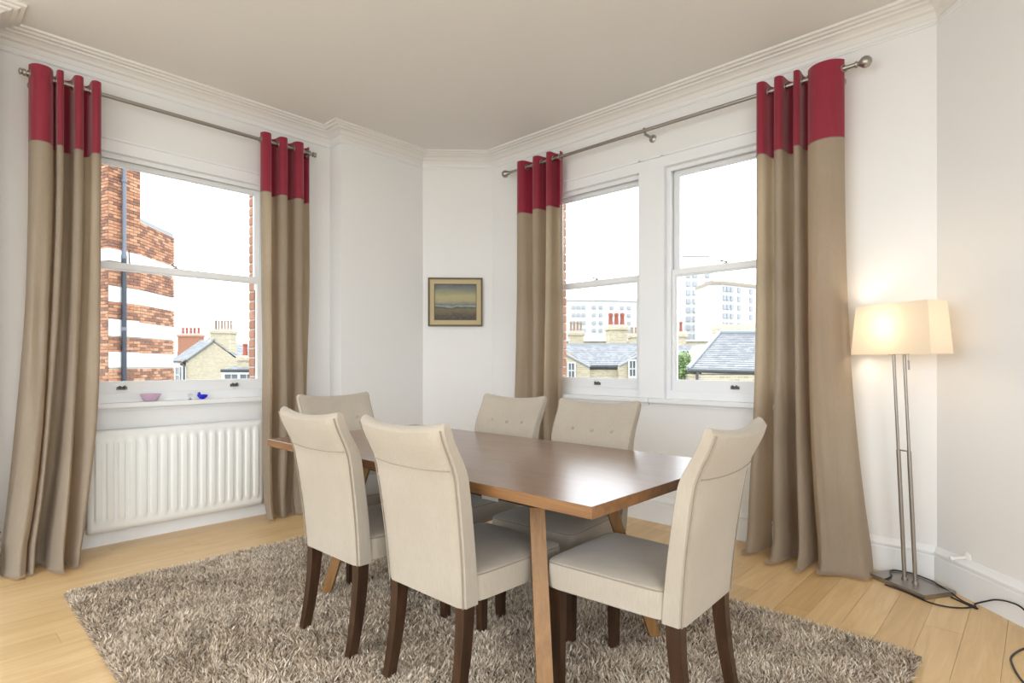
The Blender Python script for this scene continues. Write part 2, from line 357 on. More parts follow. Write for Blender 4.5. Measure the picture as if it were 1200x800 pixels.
def brick_pier(name, label, M, hdr_dir, z0, z1):
    """half-brick-deep reveal: local x runs away from the opening, y is the depth (0.1)"""
    root = empty(name, M.translation); root.matrix_world = M
    tag(root, label, 'brick pier')
    boxo('mortar', (0.006, 0.27, 0.006, 0.095, z0, z1), M_mortar, root)
    bms = bmesh.new(); box(bms, 0, 0.215, 0, 0.102, 0, 0.065); bmesh.ops.bevel(bms, geom=bms.edges[:], offset=0.004, segments=1, affect='EDGES')
    big = D.meshes.new('brick'); bms.to_mesh(big); bms.free(); big.materials.append(M_bred)
    bms = bmesh.new(); box(bms, 0, 0.102, 0, 0.102, 0, 0.065); bmesh.ops.bevel(bms, geom=bms.edges[:], offset=0.004, segments=1, affect='EDGES')
    half = D.meshes.new('brick_half'); bms.to_mesh(half); bms.free(); half.materials.append(M_bred)
    z = z0; k = 0
    while z < z1-0.06:
        if k % 2: o = link('brick', big, None, root); o.location = (0, 0, z)
        else:
            o = link('brick', half, None, root); o.location = (0, 0, z)
            o = link('brick', big, None, root); o.location = (0.113, 0, z); o.scale.x = 0.74
        z += 0.076; k += 1
Rm = Matrix.Rotation
# left of window 2: opening side at x=-3.045, bricks run to -x
brick_pier('window_reveal_pier', 'red brick outer reveal seen through glass beside the shortest curtain', Matrix.Translation((-3.065, YB+0.25, 0)) @ Rm(PI, 4, 'Z'), 1, 0.82, 2.62)
brick_pier('window_reveal_pier', 'red brick outer reveal at right edge of the window above the radiator', Matrix.Translation((XA-0.25, 1.925, 0)) @ Rm(PI/2, 4, 'Z') @ Matrix.Diagonal((1, -1, 1, 1)) @ Matrix.Translation((0, -0.103, 0)), 1, 0.82, 2.62)

# ------------------------------------------------------------------ curtains
def smooth(a, b, x): t = min(max((x-a)/(b-a), 0), 1); return t*t*(3-2*t)
def curtain(name, label, M, top, bot, zeros, seed, out_bot, amp=0.05, mid=None, first=1, pole_n=0.125, red_h=0.44, bulge=0.0, zt=2.862):
    """local frame: x along the wall, y into the room, z up"""
    root = empty(name, M.translation); root.matrix_world = M
    tag(root, label, 'curtain', 'eyelet curtains')
    rn = random.Random(seed); NU = 150; L = zt + 0.075
    def phase(u):
        for i in range(len(zeros)-1):
            if u <= zeros[i+1]: return PI*(i + (u-zeros[i])/(zeros[i+1]-zeros[i]))
        return PI*(len(zeros)-1)
    def P(u, l):
        t = l/L
        z = zt - l
        flare = t**2.2
        m = 0.0 if mid is None else math.sin(PI*min(t, 1))*1.0
        flare_s = t**3.0; s0 = top[0]+(bot[0]-top[0])*flare_s + (mid[0]*m if mid else 0); s1 = top[1]+(bot[1]-top[1])*flare_s + (mid[1]*m if mid else 0)
        lower = smooth(0.15, 0.9, t)
        n1 = noise.noise(Vector((u*3.1+seed, t*1.6, seed*1.7))); n2 = noise.noise(Vector((u*9+seed, t*2.3, seed*2.9))); n3 = noise.noise(Vector((u*22, t*5+seed, 3.3)))
        n0 = noise.noise(Vector((u*1.6+seed*0.7, t*1.1, seed*0.9)))
        ph = phase(min(max(u + (0.035*n1+0.10*n0*math.sin(PI*u))*lower, 0), 1))
        w = math.sin(ph)*first; w = math.copysign(abs(w)**(0.9+0.2*lower), w)
        w *= 1.35 if w < 0 else 1.0
        w *= 1 + 0.75*lower*noise.noise(Vector((u*2.2+seed, seed*3.1, t*0.8)))
        w2 = math.sin(ph*2+1.3+seed)*0.010*smooth(0.3, 1, t)
        A = amp*(1.08+0.45*flare)
        s = s0+(s1-s0)*u + -0.0085*math.sin(2*ph)*(1-0.3*t) + 0.018*n2*lower
        n = pole_n + out_bot*flare + 0.09*bulge*math.sin(PI*u)*flare + A*w + w2 + 0.055*n2*lower + 0.006*n3*lower + 0.03*n1*lower
        if z < 0.16:     # hem turns out on to the floor
            k = (0.16-z)/0.16
            k = min(k, 1.5); n += 0.035*k*k*(1+1.2*n2) + 0.006*n3*k; s += 0.025*n0*k
            z = max(0.006, z) + 0.012*k*max(0, 0.3+n2)
        return (s, max(n, 0.012), z)
    us = [i/NU for i in range(NU+1)]
    def sheet(nm, l0, l1, nv, m, par):
        v = [P(u, l0+(l1-l0)*j/nv) for j in range(nv+1) for u in us]; w = NU+1
        f = [[j*w+i, j*w+i+1, (j+1)*w+i+1, (j+1)*w+i] for j in range(nv) for i in range(NU)]
        o = pyd(nm, v, f, m, par, False); o.data.shade_smooth(); return o
    hb = sheet('header_band', 0, red_h, 20, M_red, root); hb['label'] = 'crimson satin header band'
    sheet('linen_panel', red_h-0.004, L, 110, M_linen, root)
    # joining seam
    bm = bmesh.new(); tube(bm, [Vector(P(u, red_h))+Vector((0, 0.002, 0)) for u in us[::2]], 0.0022, 6); bmo('seam', bm, M_seam, root, True)
    for zz in zeros:
        u = min(max(zz, 0.012), 0.988)
        a, b = Vector(P(max(u-0.01, 0), 0.05)), Vector(P(min(u+0.01, 1), 0.05)); tdir = (b-a).normalized(); nd = Vector((0, 0, 1)).cross(tdir)
        c = Vector((P(u, 0.05)[0], pole_n, zt-0.052))
        bm = bmesh.new(); torus(bm, c, 0.0195, 0.0045, nd); bmo('eyelet', bm, M_steel, root, True)
    return root
CA = Matrix.Translation((XA, 0, 0)) @ Matrix(((0, 1, 0, 0), (1, 0, 0, 0), (0, 0, 1, 0), (0, 0, 0, 1)))     # x->world y, y->world +x
CB = Matrix.Translation((0, YB, 0)) @ Matrix.Diagonal((1, -1, 1, 1))
curtain('curtain', 'floor-length oatmeal linen curtain with crimson header at the far left edge', CA, (0.495, 0.835), (0.335, 0.70), [0, .33, .37, .45, .60, .74, .85, 1.0], 3, 0.10, 0.055, bulge=0.3)
curtain('curtain', 'oatmeal linen curtain with crimson header between radiator and pier', CA, (1.815, 2.20), (1.82, 2.13), [0, .2, .34, .52, .66, .86, 1.0], 11, 0.06, 0.045)
curtain('curtain', 'oatmeal linen curtain with crimson header nearest the small painting', CB, (-3.295, -2.845), (-3.30, -2.84), [0, .22, .40, .58, .74, .86, 1.0], 23, 0.03, 0.045)
curtain('curtain', 'wide oatmeal linen curtain with crimson header beside the floor lamp', CB, (-1.29, -0.815), (-1.345, -0.65), [0, .13, .22, .34, .46, .53, .60, 1.0], 31, -0.01, 0.055, bulge=1.0)

# curtain poles
def pole(label, M, s0, s1, zc, brackets, ball):
    root = empty('curtain_pole', M.translation); root.matrix_world = M; tag(root, label, 'curtain pole')
    tubeo('pole', [(s0, 0.125, zc), (s1, 0.125, zc)], 0.0125, M_steel, root, 14)
    for s, d in ((s0, -1), (s1, 1)):
        Mx = Matrix.Translation((s, 0.125, zc)) @ Matrix.Rotation(rad(90*d), 4, 'Y')
        if ball: pr = [(0.014, 0), (0.018, 0.004), (0.018, 0.012), (0.012, 0.018), (0.018, 0.026), (0.028, 0.036), (0.033, 0.052), (0.028, 0.069), (0.016, 0.080), (0.004, 0.084)]
        else: pr = [(0.014, 0), (0.019, 0.003), (0.019, 0.014), (0.013, 0.018), (0.019, 0.024), (0.019, 0.03), (0.006, 0.034)]
        lathe_o('finial', pr, M_steel, root, Mx)
    for s in brackets:
        bm = bmesh.new(); lathe(bm, [(0.028, 0), (0.028, 0.006), (0.020, 0.012), (0.010, 0.016), (0.009, 0.105), (0.012, 0.110)], Matrix.Translation((s, 0, zc-0.022)) @ Matrix.Rotation(rad(-90), 4, 'X'), 16)
        torus(bm, (s, 0.125, zc), 0.017, 0.005, (1, 0, 0), 16, 8); bmo('bracket', bm, M_steel, root, True)
pole('slim nickel curtain pole above the radiator window', CA, 0.485, 2.225, 2.81, (0.53, 2.19), False)
pole('long nickel curtain pole with ball finials over the double window', CB, -3.40, -0.765, 2.81, (-3.25, -2.08, -0.86), True)

# ------------------------------------------------------------------ radiator
def radiator():
    y0, y1, z0, z1 = 0.775, 1.85, 0.10, 0.73; xf = 0.095
    root = empty('radiator', (XA, (y0+y1)/2, z0)); tag(root, 'white ribbed panel radiator on the wall under the left window', 'radiator')
    root.matrix_world = Matrix.Translation((XA, (y0+y1)/2, z0)) @ Matrix.Rotation(rad(90), 4, 'Z')   # local x->+y world, local y->-x
    Wd = (y1-y0)/2; Hh = z1-z0; nf = 17; pitch = (2*Wd-0.05)/nf
    xs = [(-Wd, 0)]; x = -Wd+0.025
    prof = [(0.0, 0), (0.16, 0.0), (0.30, 0.012), (0.5, 0.014), (0.70, 0.012), (0.84, 0.0)]
    for i in range(nf):
        for a, b in prof: xs.append((x+a*pitch, b))
        x += pitch
    xs += [(x, 0), (Wd, 0)]
    zs = [0, 0.035, 0.05, 0.075, 0.085, Hh-0.085, Hh-0.075, Hh-0.05, Hh-0.035, Hh]; zk = [0, 0, 0.0, 0.75, 1, 1, 0.75, 0.0, 0, 0]
    v = [(px, -(xf + d*k), z) for z, k in zip(zs, zk) for px, d in xs]; w = len(xs)
    f = [[j*w+i, j*w+i+1, (j+1)*w+i+1, (j+1)*w+i] for j in range(len(zs)-1) for i in range(w-1)]
    o = pyd('front_panel', v, f, M_rad, root, True); sd = o.modifiers.new('t', 'SOLIDIFY'); sd.thickness = 0.004; sd.offset = 1
    boxo('back_panel', (-Wd+0.01, Wd-0.01, -0.04, -0.028, 0.02, Hh-0.02), M_rad, root)
    bm = bmesh.new(); frame4(bm, -Wd, Wd, 0, Hh, 0.01, 0.01, 0.01, 0.01, -xf-0.003, -0.03); bmo('side_cover', bm, M_rad, root, False, 0.002, 1)
    bm = bmesh.new()
    for k in range(60):
        gx = -Wd+0.03+k*(2*Wd-0.06)/59; box(bm, gx, gx+0.003, -xf+0.006, -0.045, Hh-0.004, Hh+0.002)
    bmo('top_grille', bm, M_rad, root)
    for sx in (-Wd+0.12, Wd-0.12): boxo('wall_bracket', (sx-0.02, sx+0.02, -0.03, -0.0015, 0.1, Hh-0.1), M_rad, root)
    bm = bmesh.new(); tube(bm, [(-Wd+0.0, -0.05, 0.03), (-Wd-0.045, -0.05, 0.03), (-Wd-0.05, -0.05, 0.02), (-Wd-0.05, -0.05, -z0+0.001)], 0.0075, 10)
    lathe(bm, [(0.010, 0), (0.014, 0.004), (0.014, 0.03), (0.010, 0.036)], Matrix.Translation((-Wd-0.05, -0.05, 0.025)), 12); bmo('valve', bm, M_steel, root, True)
radiator()

# ------------------------------------------------------------------ little things on the left sill
M_pink = mat('pink_glass', (0.95, 0.72, 0.88), 0.15, Transmission_Weight=0.55, IOR=1.4)
M_lilac = mat('lilac_glass', (0.45, 0.55, 0.92), 0.15, Transmission_Weight=0.4)
M_cobalt = mat('cobalt_glass', (0.01, 0.02, 0.75), 0.08, Transmission_Weight=0.3, IOR=1.45)
M_clear = mat('clear_glass', (0.93, 0.97, 0.97), 0.03, Transmission_Weight=0.95, IOR=1.45)
sx = XA+0.012; sz = OA[2]+0.002
root = empty('glass_dish', (sx, 1.135, sz)); tag(root, 'pale pink translucent trinket dish on the left window sill', 'dish')
bm = bmesh.new(); lathe(bm, [(0.018, 0), (0.026, 0.004), (0.030, 0.018), (0.040, 0.045), (0.042, 0.052), (0.038, 0.052), (0.027, 0.02), (0.004, 0.008)], Matrix.Diagonal((0.75, 1.5, 1, 1)), 24); bmo('bowl', bm, M_pink, root, True)
bm = bmesh.new(); lathe(bm, [(0.004, 0.009), (0.02, 0.012), (0.024, 0.026), (0.012, 0.036), (0.002, 0.038)], Matrix.Translation((0, 0.01, 0)) @ Matrix.Diagonal((0.8, 1.2, 1, 1)), 16); bmo('filling', bm, M_lilac, root, True)
root = empty('bird_ornament', (sx, 1.455, sz)); tag(root, 'small cobalt blue glass bird ornament on the left window sill', 'ornament')
bm = bmesh.new(); tube(bm, [(0, -0.034, 0.034), (0, -0.026, 0.026), (0, -0.012, 0.018), (0, 0.008, 0.017), (0, 0.022, 0.022), (0, 0.034, 0.028)], [0.003, 0.009, 0.016, 0.017, 0.012, 0.003], 14)
lathe(bm, [(0.008, 0), (0.012, 0.004), (0.010, 0.01)], Matrix(), 12); bmo('body', bm, M_cobalt, root, True)
bm = bmesh.new(); tube(bm, [(0, -0.016, 0.024), (0, -0.021, 0.036), (0, -0.020, 0.046), (0, -0.024, 0.050)], [0.007, 0.009, 0.008, 0.003], 12); tube(bm, [(0, -0.026, 0.045), (0, -0.036, 0.044)], [0.0035, 0.0008], 8); bmo('head', bm, M_cobalt, root, True)
root = empty('glass_ornament', (sx, 1.375, sz)); tag(root, 'tiny clear glass ornament beside the blue bird', 'ornament')
bm = bmesh.new(); lathe(bm, [(0.010, 0), (0.013, 0.003), (0.005, 0.008), (0.005, 0.014), (0.014, 0.022), (0.015, 0.034), (0.009, 0.042), (0.002, 0.045)], Matrix(), 16); bmo('stem', bm, M_clear, root, True)

# wall socket far left
root = empty('wall_socket', (XA+0.0, 0.395, 0.19)); tag(root, 'white double wall socket low at the left edge of the photo', 'socket')
boxo('face_plate', (0, 0.009, -0.035, 0.035, -0.04, 0.04), M_plastic, root, 0.003, 2)
for yy in (-0.012, 0.012): boxo('pin_slot', (0.0085, 0.0095, yy-0.004, yy+0.004, -0.006, -0.001), M_black, root)

# ------------------------------------------------------------------ painting on the canted wall
def painting():
    ang = math.atan2(CH1[1]-CH0[1], CH1[0]-CH0[0]); c = Vector((-3.977, 3.498, 1.712))
    root = empty('framed_painting', c); root.rotation_euler = (0, 0, ang); tag(root, 'small framed seascape painting on the canted corner wall', 'painting')
    w, h = 0.25, 0.223
    mf = mat('bronze_gilt_frame', (0.10, 0.065, 0.022), 0.45, 0.35); ml = mat('linen_slip', (0.55, 0.45, 0.27), 0.85); mi = mat('thin_gilt', (0.16, 0.12, 0.05), 0.5, 0.3)
    bm = bmesh.new(); frame4(bm, -w, w, -h, h, 0.014, 0.014, 0.014, 0.014, -0.034, -0.002); bmo('frame', bm, mf, root, False, 0.003, 2)
    bm = bmesh.new(); frame4(bm, -w+0.013, w-0.013, -h+0.013, h-0.013, 0.043, 0.043, 0.043, 0.043, -0.024, -0.004); bmo('slip', bm, ml, root, False, 0.001, 1)
    bm = bmesh.new(); frame4(bm, -w+0.055, w-0.055, -h+0.055, h-0.055, 0.005, 0.005, 0.005, 0.005, -0.026, -0.004); bmo('inner_frame', bm, mi, root)
    m = mat('seascape_paint', rough=0.5); t = NT(m); v = t.coords('Object')
    sp = t.n('ShaderNodeSeparateXYZ'); t.l(v, sp.inputs[0])
    hz = t.n('ShaderNodeMapRange'); hz.inputs[1].default_value = -0.17; hz.inputs[2].default_value = 0.17; t.l(sp.outputs[2], hz.inputs[0])
    nn = t.noise(t.coords('Object', (7, 1, 26)), 1.0, 5, 0.65, 0.6)
    ad = t.n('ShaderNodeMath', operation='MULTIPLY_ADD'); t.l(nn, ad.inputs[0]); ad.inputs[1].default_value = 0.22
    sb = t.n('ShaderNodeMath', operation='SUBTRACT'); t.l(hz.outputs[0], sb.inputs[0]); sb.inputs[1].default_value = 0.11; t.l(sb.outputs[0], ad.inputs[2])
    c = t.ramp(ad.outputs[0], [(0.0, (0.035, 0.02, 0.012)), (0.13, (0.05, 0.035, 0.02)), (0.22, (0.13, 0.09, 0.04)), (0.30, (0.14, 0.13, 0.06)), (0.35, (0.04, 0.05, 0.04)),
                               (0.38, (0.33, 0.35, 0.32)), (0.44, (0.12, 0.15, 0.15)), (0.52, (0.38, 0.33, 0.20)), (0.66, (0.42, 0.38, 0.17)), (0.78, (0.25, 0.26, 0.17)), (0.9, (0.13, 0.15, 0.15)), (1.0, (0.08, 0.09, 0.10))])
    spk = t.ramp(t.noise(t.coords('Object', (30, 1, 60)), 1.0, 4, 0.7), [(0.4, (0, 0, 0)), (0.7, (0.6, 0.6, 0.6))])
    t.l(t.mix(c, (0.30, 0.27, 0.18), t.mix((0, 0, 0), spk, 0.35)), t.b.inputs['Base Color']); t.bump(nn, 0.4, 0.002)
    boxo('canvas', (-w+0.056, w-0.056, -0.016, -0.006, -h+0.056, h-0.056), m, root)
painting()

# ------------------------------------------------------------------ rug
def rug():
    ZR = 0.0
    rx0, rx1, ry0, ry1 = -3.535, -0.36, 0.525, 2.735
    cx, cy = (rx0+rx1)/2, (ry0+ry1)/2
    root = empty('shag_rug', (cx, cy, 0), rad(-0.8)); tag(root, 'taupe and cream shag pile rug under the dining table', 'rug')
    hx, hy = (rx1-rx0)/2, (ry1-ry0)/2
    boxo('backing', (-hx, hx, -hy, hy, 0.001, 0.012), mat('rug_backing', (0.22, 0.17, 0.13), 0.95), root)
    rs = np.random.RandomState(5); N = 210000
    px = rs.uniform(-hx, hx, N); py = rs.uniform(-hy, hy, N)
    # keep what the photograph sees; rounded corners
    rc = 0.06; dx = np.maximum(np.abs(px)-(hx-rc), 0); dy = np.maximum(np.abs(py)-(hy-rc), 0); keep = dx*dx+dy*dy < rc*rc
    fw = -(px+cx)*math.sin(YAW)+(py+cy)*math.cos(YAW); keep &= fw > 0.9
    px, py, fw = px[keep], py[keep], fw[keep]; N = len(px)
    # tuft lean: clumped direction field
    fx = 0.7*np.sin(px*19.1+2*np.sin(py*15.3))+0.7*np.sin(py*33.7+px*14.1)+rs.normal(0, 1.3, N); fy = 0.7*np.cos(py*18.3+2*np.cos(px*16.1))+0.7*np.sin(px*31.3-py*13.1)+rs.normal(0, 1.3, N)
    ln = np.hypot(fx, fy)+1e-6; fx /= ln; fy /= ln
    edge = np.minimum(hx-np.abs(px), hy-np.abs(py)); ek = np.clip(1-edge/0.03, 0, 1)
    ox = np.where(hx-np.abs(px) < hy-np.abs(py), np.sign(px), 0); oy = np.where(hx-np.abs(px) < hy-np.abs(py), 0, np.sign(py))
    fx = fx*(1-ek)+ox*ek; fy = fy*(1-ek)+oy*ek
    lean = rs.uniform(0.008, 0.026, N); hgt = rs.uniform(0.016, 0.032, N)*(1-0.35*ek); wd = rs.uniform(0.0016, 0.0030, N)*(0.75+fw*0.14)
    a = rs.uniform(0, 2*PI, N); wx, wy = np.cos(a)*wd, np.sin(a)*wd
    z0 = np.full(N, 0.008)
    P = np.empty((N, 5, 3))
    P[:, 0] = np.stack([px-wx, py-wy, z0], 1); P[:, 1] = np.stack([px+wx, py+wy, z0], 1)
    mx, my = px+fx*lean*0.4, py+fy*lean*0.4
    P[:, 2] = np.stack([mx+wx, my+wy, z0+hgt*0.62], 1); P[:, 3] = np.stack([mx-wx, my-wy, z0+hgt*0.62], 1)
    P[:, 4] = np.stack([px+fx*lean, py+fy*lean, z0+hgt], 1)
    me = D.meshes.new('rug_pile'); me.vertices.add(N*5); me.vertices.foreach_set('co', P.ravel().astype(np.float32))
    b = np.arange(N)[:, None]*5; loops = np.concatenate([b+[0, 1, 2, 3], b+[3, 2, 4]], 1).ravel()
    me.loops.add(len(loops)); me.loops.foreach_set('vertex_index', loops.astype(np.int32))
    st = (np.arange(N)[:, None]*7+[0, 4]).ravel(); me.polygons.add(2*N); me.polygons.foreach_set('loop_start', st.astype(np.int32))
    me.update(calc_edges=True)
    at = me.attributes.new('tint', 'FLOAT', 'POINT'); v = np.clip(rs.normal(0.5, 0.26, N)+0.09*np.sin(px*7+1.5*np.sin(py*6)), 0, 1)
    at.data.foreach_set('value', np.repeat(v, 5).astype(np.float32))
    m = mat('shag_yarn', rough=0.8); t = NT(m); A = t.n('ShaderNodeAttribute'); A.attribute_name = 'tint'
    t.l(t.ramp(A.outputs['Fac'], [(0.0, (0.13, 0.085, 0.055)), (0.28, (0.40, 0.30, 0.205)), (0.55, (0.64, 0.52, 0.395)), (1.0, (0.88, 0.79, 0.66))]), t.b.inputs['Base Color'])
    t.b.inputs['Sheen Weight'].default_value = 0.2
    o = link('pile', me, m, root); o['kind'] = 'stuff'
rug()

# ------------------------------------------------------------------ dining table
def table():
    x0, x1, y0, y1 = -2.95, -0.91, 1.298, 2.256; cx, cy = (x0+x1)/2, (y0+y1)/2
    root = empty('dining_table', (cx, cy, 0)); tag(root, 'rectangular walnut dining table standing on the shag rug', 'table')
    hx, hy = (x1-x0)/2, (y1-y0)/2
    bm = bmesh.new(); box(bm, -hx, hx, -hy, hy, 0.724, 0.76)
    for f in bm.faces:
        f.normal_update(); f.material_index = 0 if abs(f.normal.z) > 0.5 else 1
    bmo('table_top', bm, [M_top, M_edge], root, False, 0.0015, 1)
    zb = 0.03
    for sx in (-1, 1):
        for sy in (-1, 1):
            foot = Vector((sx*(hx-0.31), sy*0.352+0.008, zb)); top = Vector((sx*(hx-0.445), sy*0.215, 0.64))
            if sx > 0: foot.x = -1.185-cx; top.x = -1.335-cx
            else: foot.x = -2.585-cx; top.x = -2.445-cx
            d = Vector((sx, sy, 0)).normalized(); s = Vector((-d.y, d.x, 0)); hw, ht = 0.027, 0.022
            bm = bmesh.new(); vs = []
            for p in (foot, top):
                vs += [bm.verts.new(p+d*a*ht+s*b*hw) for a, b in ((-1, -1), (1, -1), (1, 1), (-1, 1))]
            for q in ((0, 1, 2, 3), (7, 6, 5, 4), (0, 4, 5, 1), (1, 5, 6, 2), (2, 6, 7, 3), (3, 7, 4, 0)): bm.faces.new([vs[i] for i in q])
            bmo('leg', bm, M_leg, root, False, 0.002, 1)
    ax0, ax1 = -2.43-cx, -1.35-cx
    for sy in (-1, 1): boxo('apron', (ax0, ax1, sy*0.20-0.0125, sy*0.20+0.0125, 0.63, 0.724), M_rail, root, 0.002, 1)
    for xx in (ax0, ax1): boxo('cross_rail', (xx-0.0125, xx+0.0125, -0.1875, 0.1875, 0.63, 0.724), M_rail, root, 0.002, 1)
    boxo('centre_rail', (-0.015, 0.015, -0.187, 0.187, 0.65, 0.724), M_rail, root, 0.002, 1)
    boxo('paper_label', (-1.62-cx, -1.53-cx, -0.2145, -0.2135, 0.622, 0.655), M_plastic, root)['label'] = 'small white paper label under the top'
table()

# ------------------------------------------------------------------ dining chairs
def chair_proto():
    root = empty('dining_chair', (0, 0, 0))
    wb, wt = 0.41, 0.455; zb, zt = 0.372, 0.941
    # backrest: grid of cross-sections; rear surface leans and curls back near the top
    def rear(t): return -0.035*t - 0.042*t**2 - 0.035*smooth(0.72, 1.0, t)
    def thick(t): return 0.078 - 0.012*t - 0.010*smooth(0.7, 1, t)
    NZ, NX = 22, 14; bm = bmesh.new(); rings = []
    def zc(t, u): return zb+(zt-zb)*t + (0.018*(abs(u)**2.2) - 0.006)*smooth(0.55, 1, t)
    for j in range(NZ+1):
        t = j/NZ; hw = (wb+(wt-wb)*t)/2; ring = []
        th = thick(t)
        edge = 0.016
        for i in range(NX+1):                      # rear side
            u = -1+2*i/NX; cv = -0.018*(1-u*u)*smooth(0.2, 1, t); r = edge*max(0, (abs(u)-0.9)/0.1)**2
            ring.append((u*hw, rear(t)+cv+r*0.8, zc(t, u)))
        for i in range(NX+1):                      # front side, back again
            u = 1-2*i/NX; cv = -0.018*(1-u*u)*smooth(0.2, 1, t); r = edge*max(0, (abs(u)-0.9)/0.1)**2
            # tufting dimples
            dm = 0
            for bz in (0.80, 0.56):
                for bx in (-0.5, 0, 0.5):
                    dd = ((u-bx)/0.16)**2+((t-bz)/0.055)**2; dm += math.exp(-dd)*0.010
                dm += 0.004*math.exp(-((t-bz)/0.05)**2) * smooth(0.9, 0.6, abs(u)) if bz == 0.56 else 0
            ring.append((u*hw, rear(t)+cv+th-r*0.8-dm, zc(t, u)-0.004*(1-abs(u))))
        rings.append([bm.verts.new(p) for p in ring])
    n = len(rings[0])
    for a, b in zip(rings, rings[1:]):
        for k in range(n): bm.faces.new([a[k], a[(k+1) % n], b[(k+1) % n], b[k]])
    # rounded top: two shrinking rings
    prev = rings[-1]
    for sh, dz, sw in ((0.86, 0.009, 0.990), (0.60, 0.016, 0.972), (0.30, 0.0195, 0.955), (0.0, 0.0205, 0.945)):
        new = []
        for k, v in enumerate(rings[-1]):
            o = rings[-1][n-1-k].co; mid = (v.co+o)/2; q = mid+(v.co-mid)*sh; q.z += dz; q.x *= sw
            new.append(bm.verts.new(q))
        for k in range(n):
            try: bm.faces.new([prev[k], prev[(k+1) % n], new[(k+1) % n], new[k]])
            except ValueError: pass
        prev = new
    bm.faces.new(rings[0][::-1])
    bmesh.ops.remove_doubles(bm, verts=bm.verts[:], dist=0.0002)
    back = bmo('backrest', bm, M_chair, root, True)
    # seams: across the rear below the roll, and down both sides of the rear panel
    def rp(t, u): return Vector((u*(wb+(wt-wb)*t)/2, rear(t)-0.018*(1-u*u)*smooth(0.2, 1, t)-0.0005, zc(t, u)))
    ts = 0.78
    tubeo('seam', [rp(ts, -0.93+1.86*i/16) for i in range(17)], 0.0022, M_seam, back, 6)
    for s in (-1, 1):
        tubeo('seam', [rp(j/20, s*0.965)+Vector((0, 0.004+0.006, 0))*0.5 for j in range(21)], 0.0022, M_seam, back, 6)
        tubeo('seam', [rp(j/20, s*0.985)+Vector((0, thick(j/20)-0.012, 0)) for j in range(3, 21)], 0.0020, M_seam, back, 6)
    bmk = bmesh.new(); lathe(bmk, [(0.010, 0), (0.010, 0.003), (0.006, 0.006), (0.001, 0.007)], Matrix.Rotation(rad(-90), 4, 'X'), 10)
    mk = D.meshes.new('button'); bmk.to_mesh(mk); bmk.free(); mk.materials.append(M_chair); mk.shade_smooth()
    for bz in (0.80, 0.56):
        for bx in (-0.5, 0, 0.5):
            p = rp(bz, bx); o = link('button', mk, None, back); o.location = (p.x, p.y+thick(bz)-0.0085, p.z)
    # seat: crowned cushion with boxed sides
    NXs, NYs = 10, 12; y0, y1, z0, z1 = 0.05, 0.50, 0.376, 0.472; bm = bmesh.new(); lay = []
    def outl(k, grow, z, crown=0):
        pts = []
        N = 48
        for i in range(N):
            a = 2*PI*i/N; c, s = math.cos(a), math.sin(a); e = 0.16
            u = math.copysign(abs(c)**e, c); v = math.copysign(abs(s)**e, s); y = (y0+y1)/2+v*(y1-y0)/2*grow
            hw = (0.415+0.03*(y-y0)/(y1-y0))/2
            pts.append(bm.verts.new((u*hw*grow, y, z)))
        return pts
    prof = [(0.96, z0), (1.0, z0+0.006), (1.004, z0+0.045), (1.0, z1-0.012), (0.985, z1-0.002), (0.95, z1+0.003), (0.75, z1+0.012), (0.4, z1+0.017), (0.1, z1+0.018)]
    lay = [outl(0, g, z) for g, z in prof]
    for a, b in zip(lay, lay[1:]):
        for k in range(48): bm.faces.new([a[k], a[(k+1) % 48], b[(k+1) % 48], b[k]])
    bm.faces.new(lay[0][::-1]); bm.faces.new(lay[-1])
    seat = bmo('seat', bm, M_chair, root, True)
    pts = []
    for i in range(49):
        a = 2*PI*i/48; c, s = math.cos(a), math.sin(a); u = math.copysign(abs(c)**0.16, c); v = math.copysign(abs(s)**0.16, s); y = (y0+y1)/2+v*(y1-y0)/2*0.998
        pts.append((u*(0.415+0.03*(y-y0)/(y1-y0))/2*0.998, y, z1-0.006))
    tubeo('piping', pts, 0.0022, M_seam, seat, 6)
    zf = 0.026
    for s in (-1, 1):      # front legs straight with a slight taper, rear legs swept back
        bm = bmesh.new(); vs = []
        for z, h in ((zf, 0.016), (0.378, 0.0205)):
            vs.append([bm.verts.new((s*0.186+a*h, 0.462+b*h, z)) for a, b in ((-1, -1), (1, -1), (1, 1), (-1, 1))])
        for a, b in zip(vs, vs[1:]):
            for k in range(4): bm.faces.new([a[k], a[(k+1) % 4], b[(k+1) % 4], b[k]])
        bm.faces.new(vs[0][::-1]); bm.faces.new(vs[-1]); bmo('leg', bm, M_cleg, root, False, 0.002, 1)
        bm = bmesh.new(); vs = []
        for j in range(8):
            t = j/7; z = zf+(0.376-zf)*t; h = 0.0165+0.0055*t; y = 0.034-0.045*(1-t)**1.7
            vs.append([bm.verts.new((s*(0.176+0.004*(1-t))+a*h*0.95, y+b*h*1.1, z)) for a, b in ((-1, -1), (1, -1), (1, 1), (-1, 1))])
        for a, b in zip(vs, vs[1:]):
            for k in range(4): bm.faces.new([a[k], a[(k+1) % 4], b[(k+1) % 4], b[k]])
        bm.faces.new(vs[0][::-1]); bm.faces.new(vs[-1]); bmo('leg', bm, M_cleg, root, False, 0.0015, 1)
    return root
proto = chair_proto()
spots = [(-1.548, 1.213, 0.2, 'cream dining chair seen from behind, nearest the centre foreground'),
         (-2.131, 1.191, 0.6, 'cream dining chair seen from behind, nearest the radiator'),
         (-0.782, 1.769, 92.2, 'cream dining chair side-on at the near right end of the table'),
         (-2.220, 2.318, 182.5, 'buttoned cream dining chair across the table, below the painting side'),
         (-1.628, 2.305, 184.5, 'buttoned cream dining chair across the table, under the double window'),
         (-3.051, 1.781, -92.8, 'buttoned cream dining chair at the far left end of the table')]
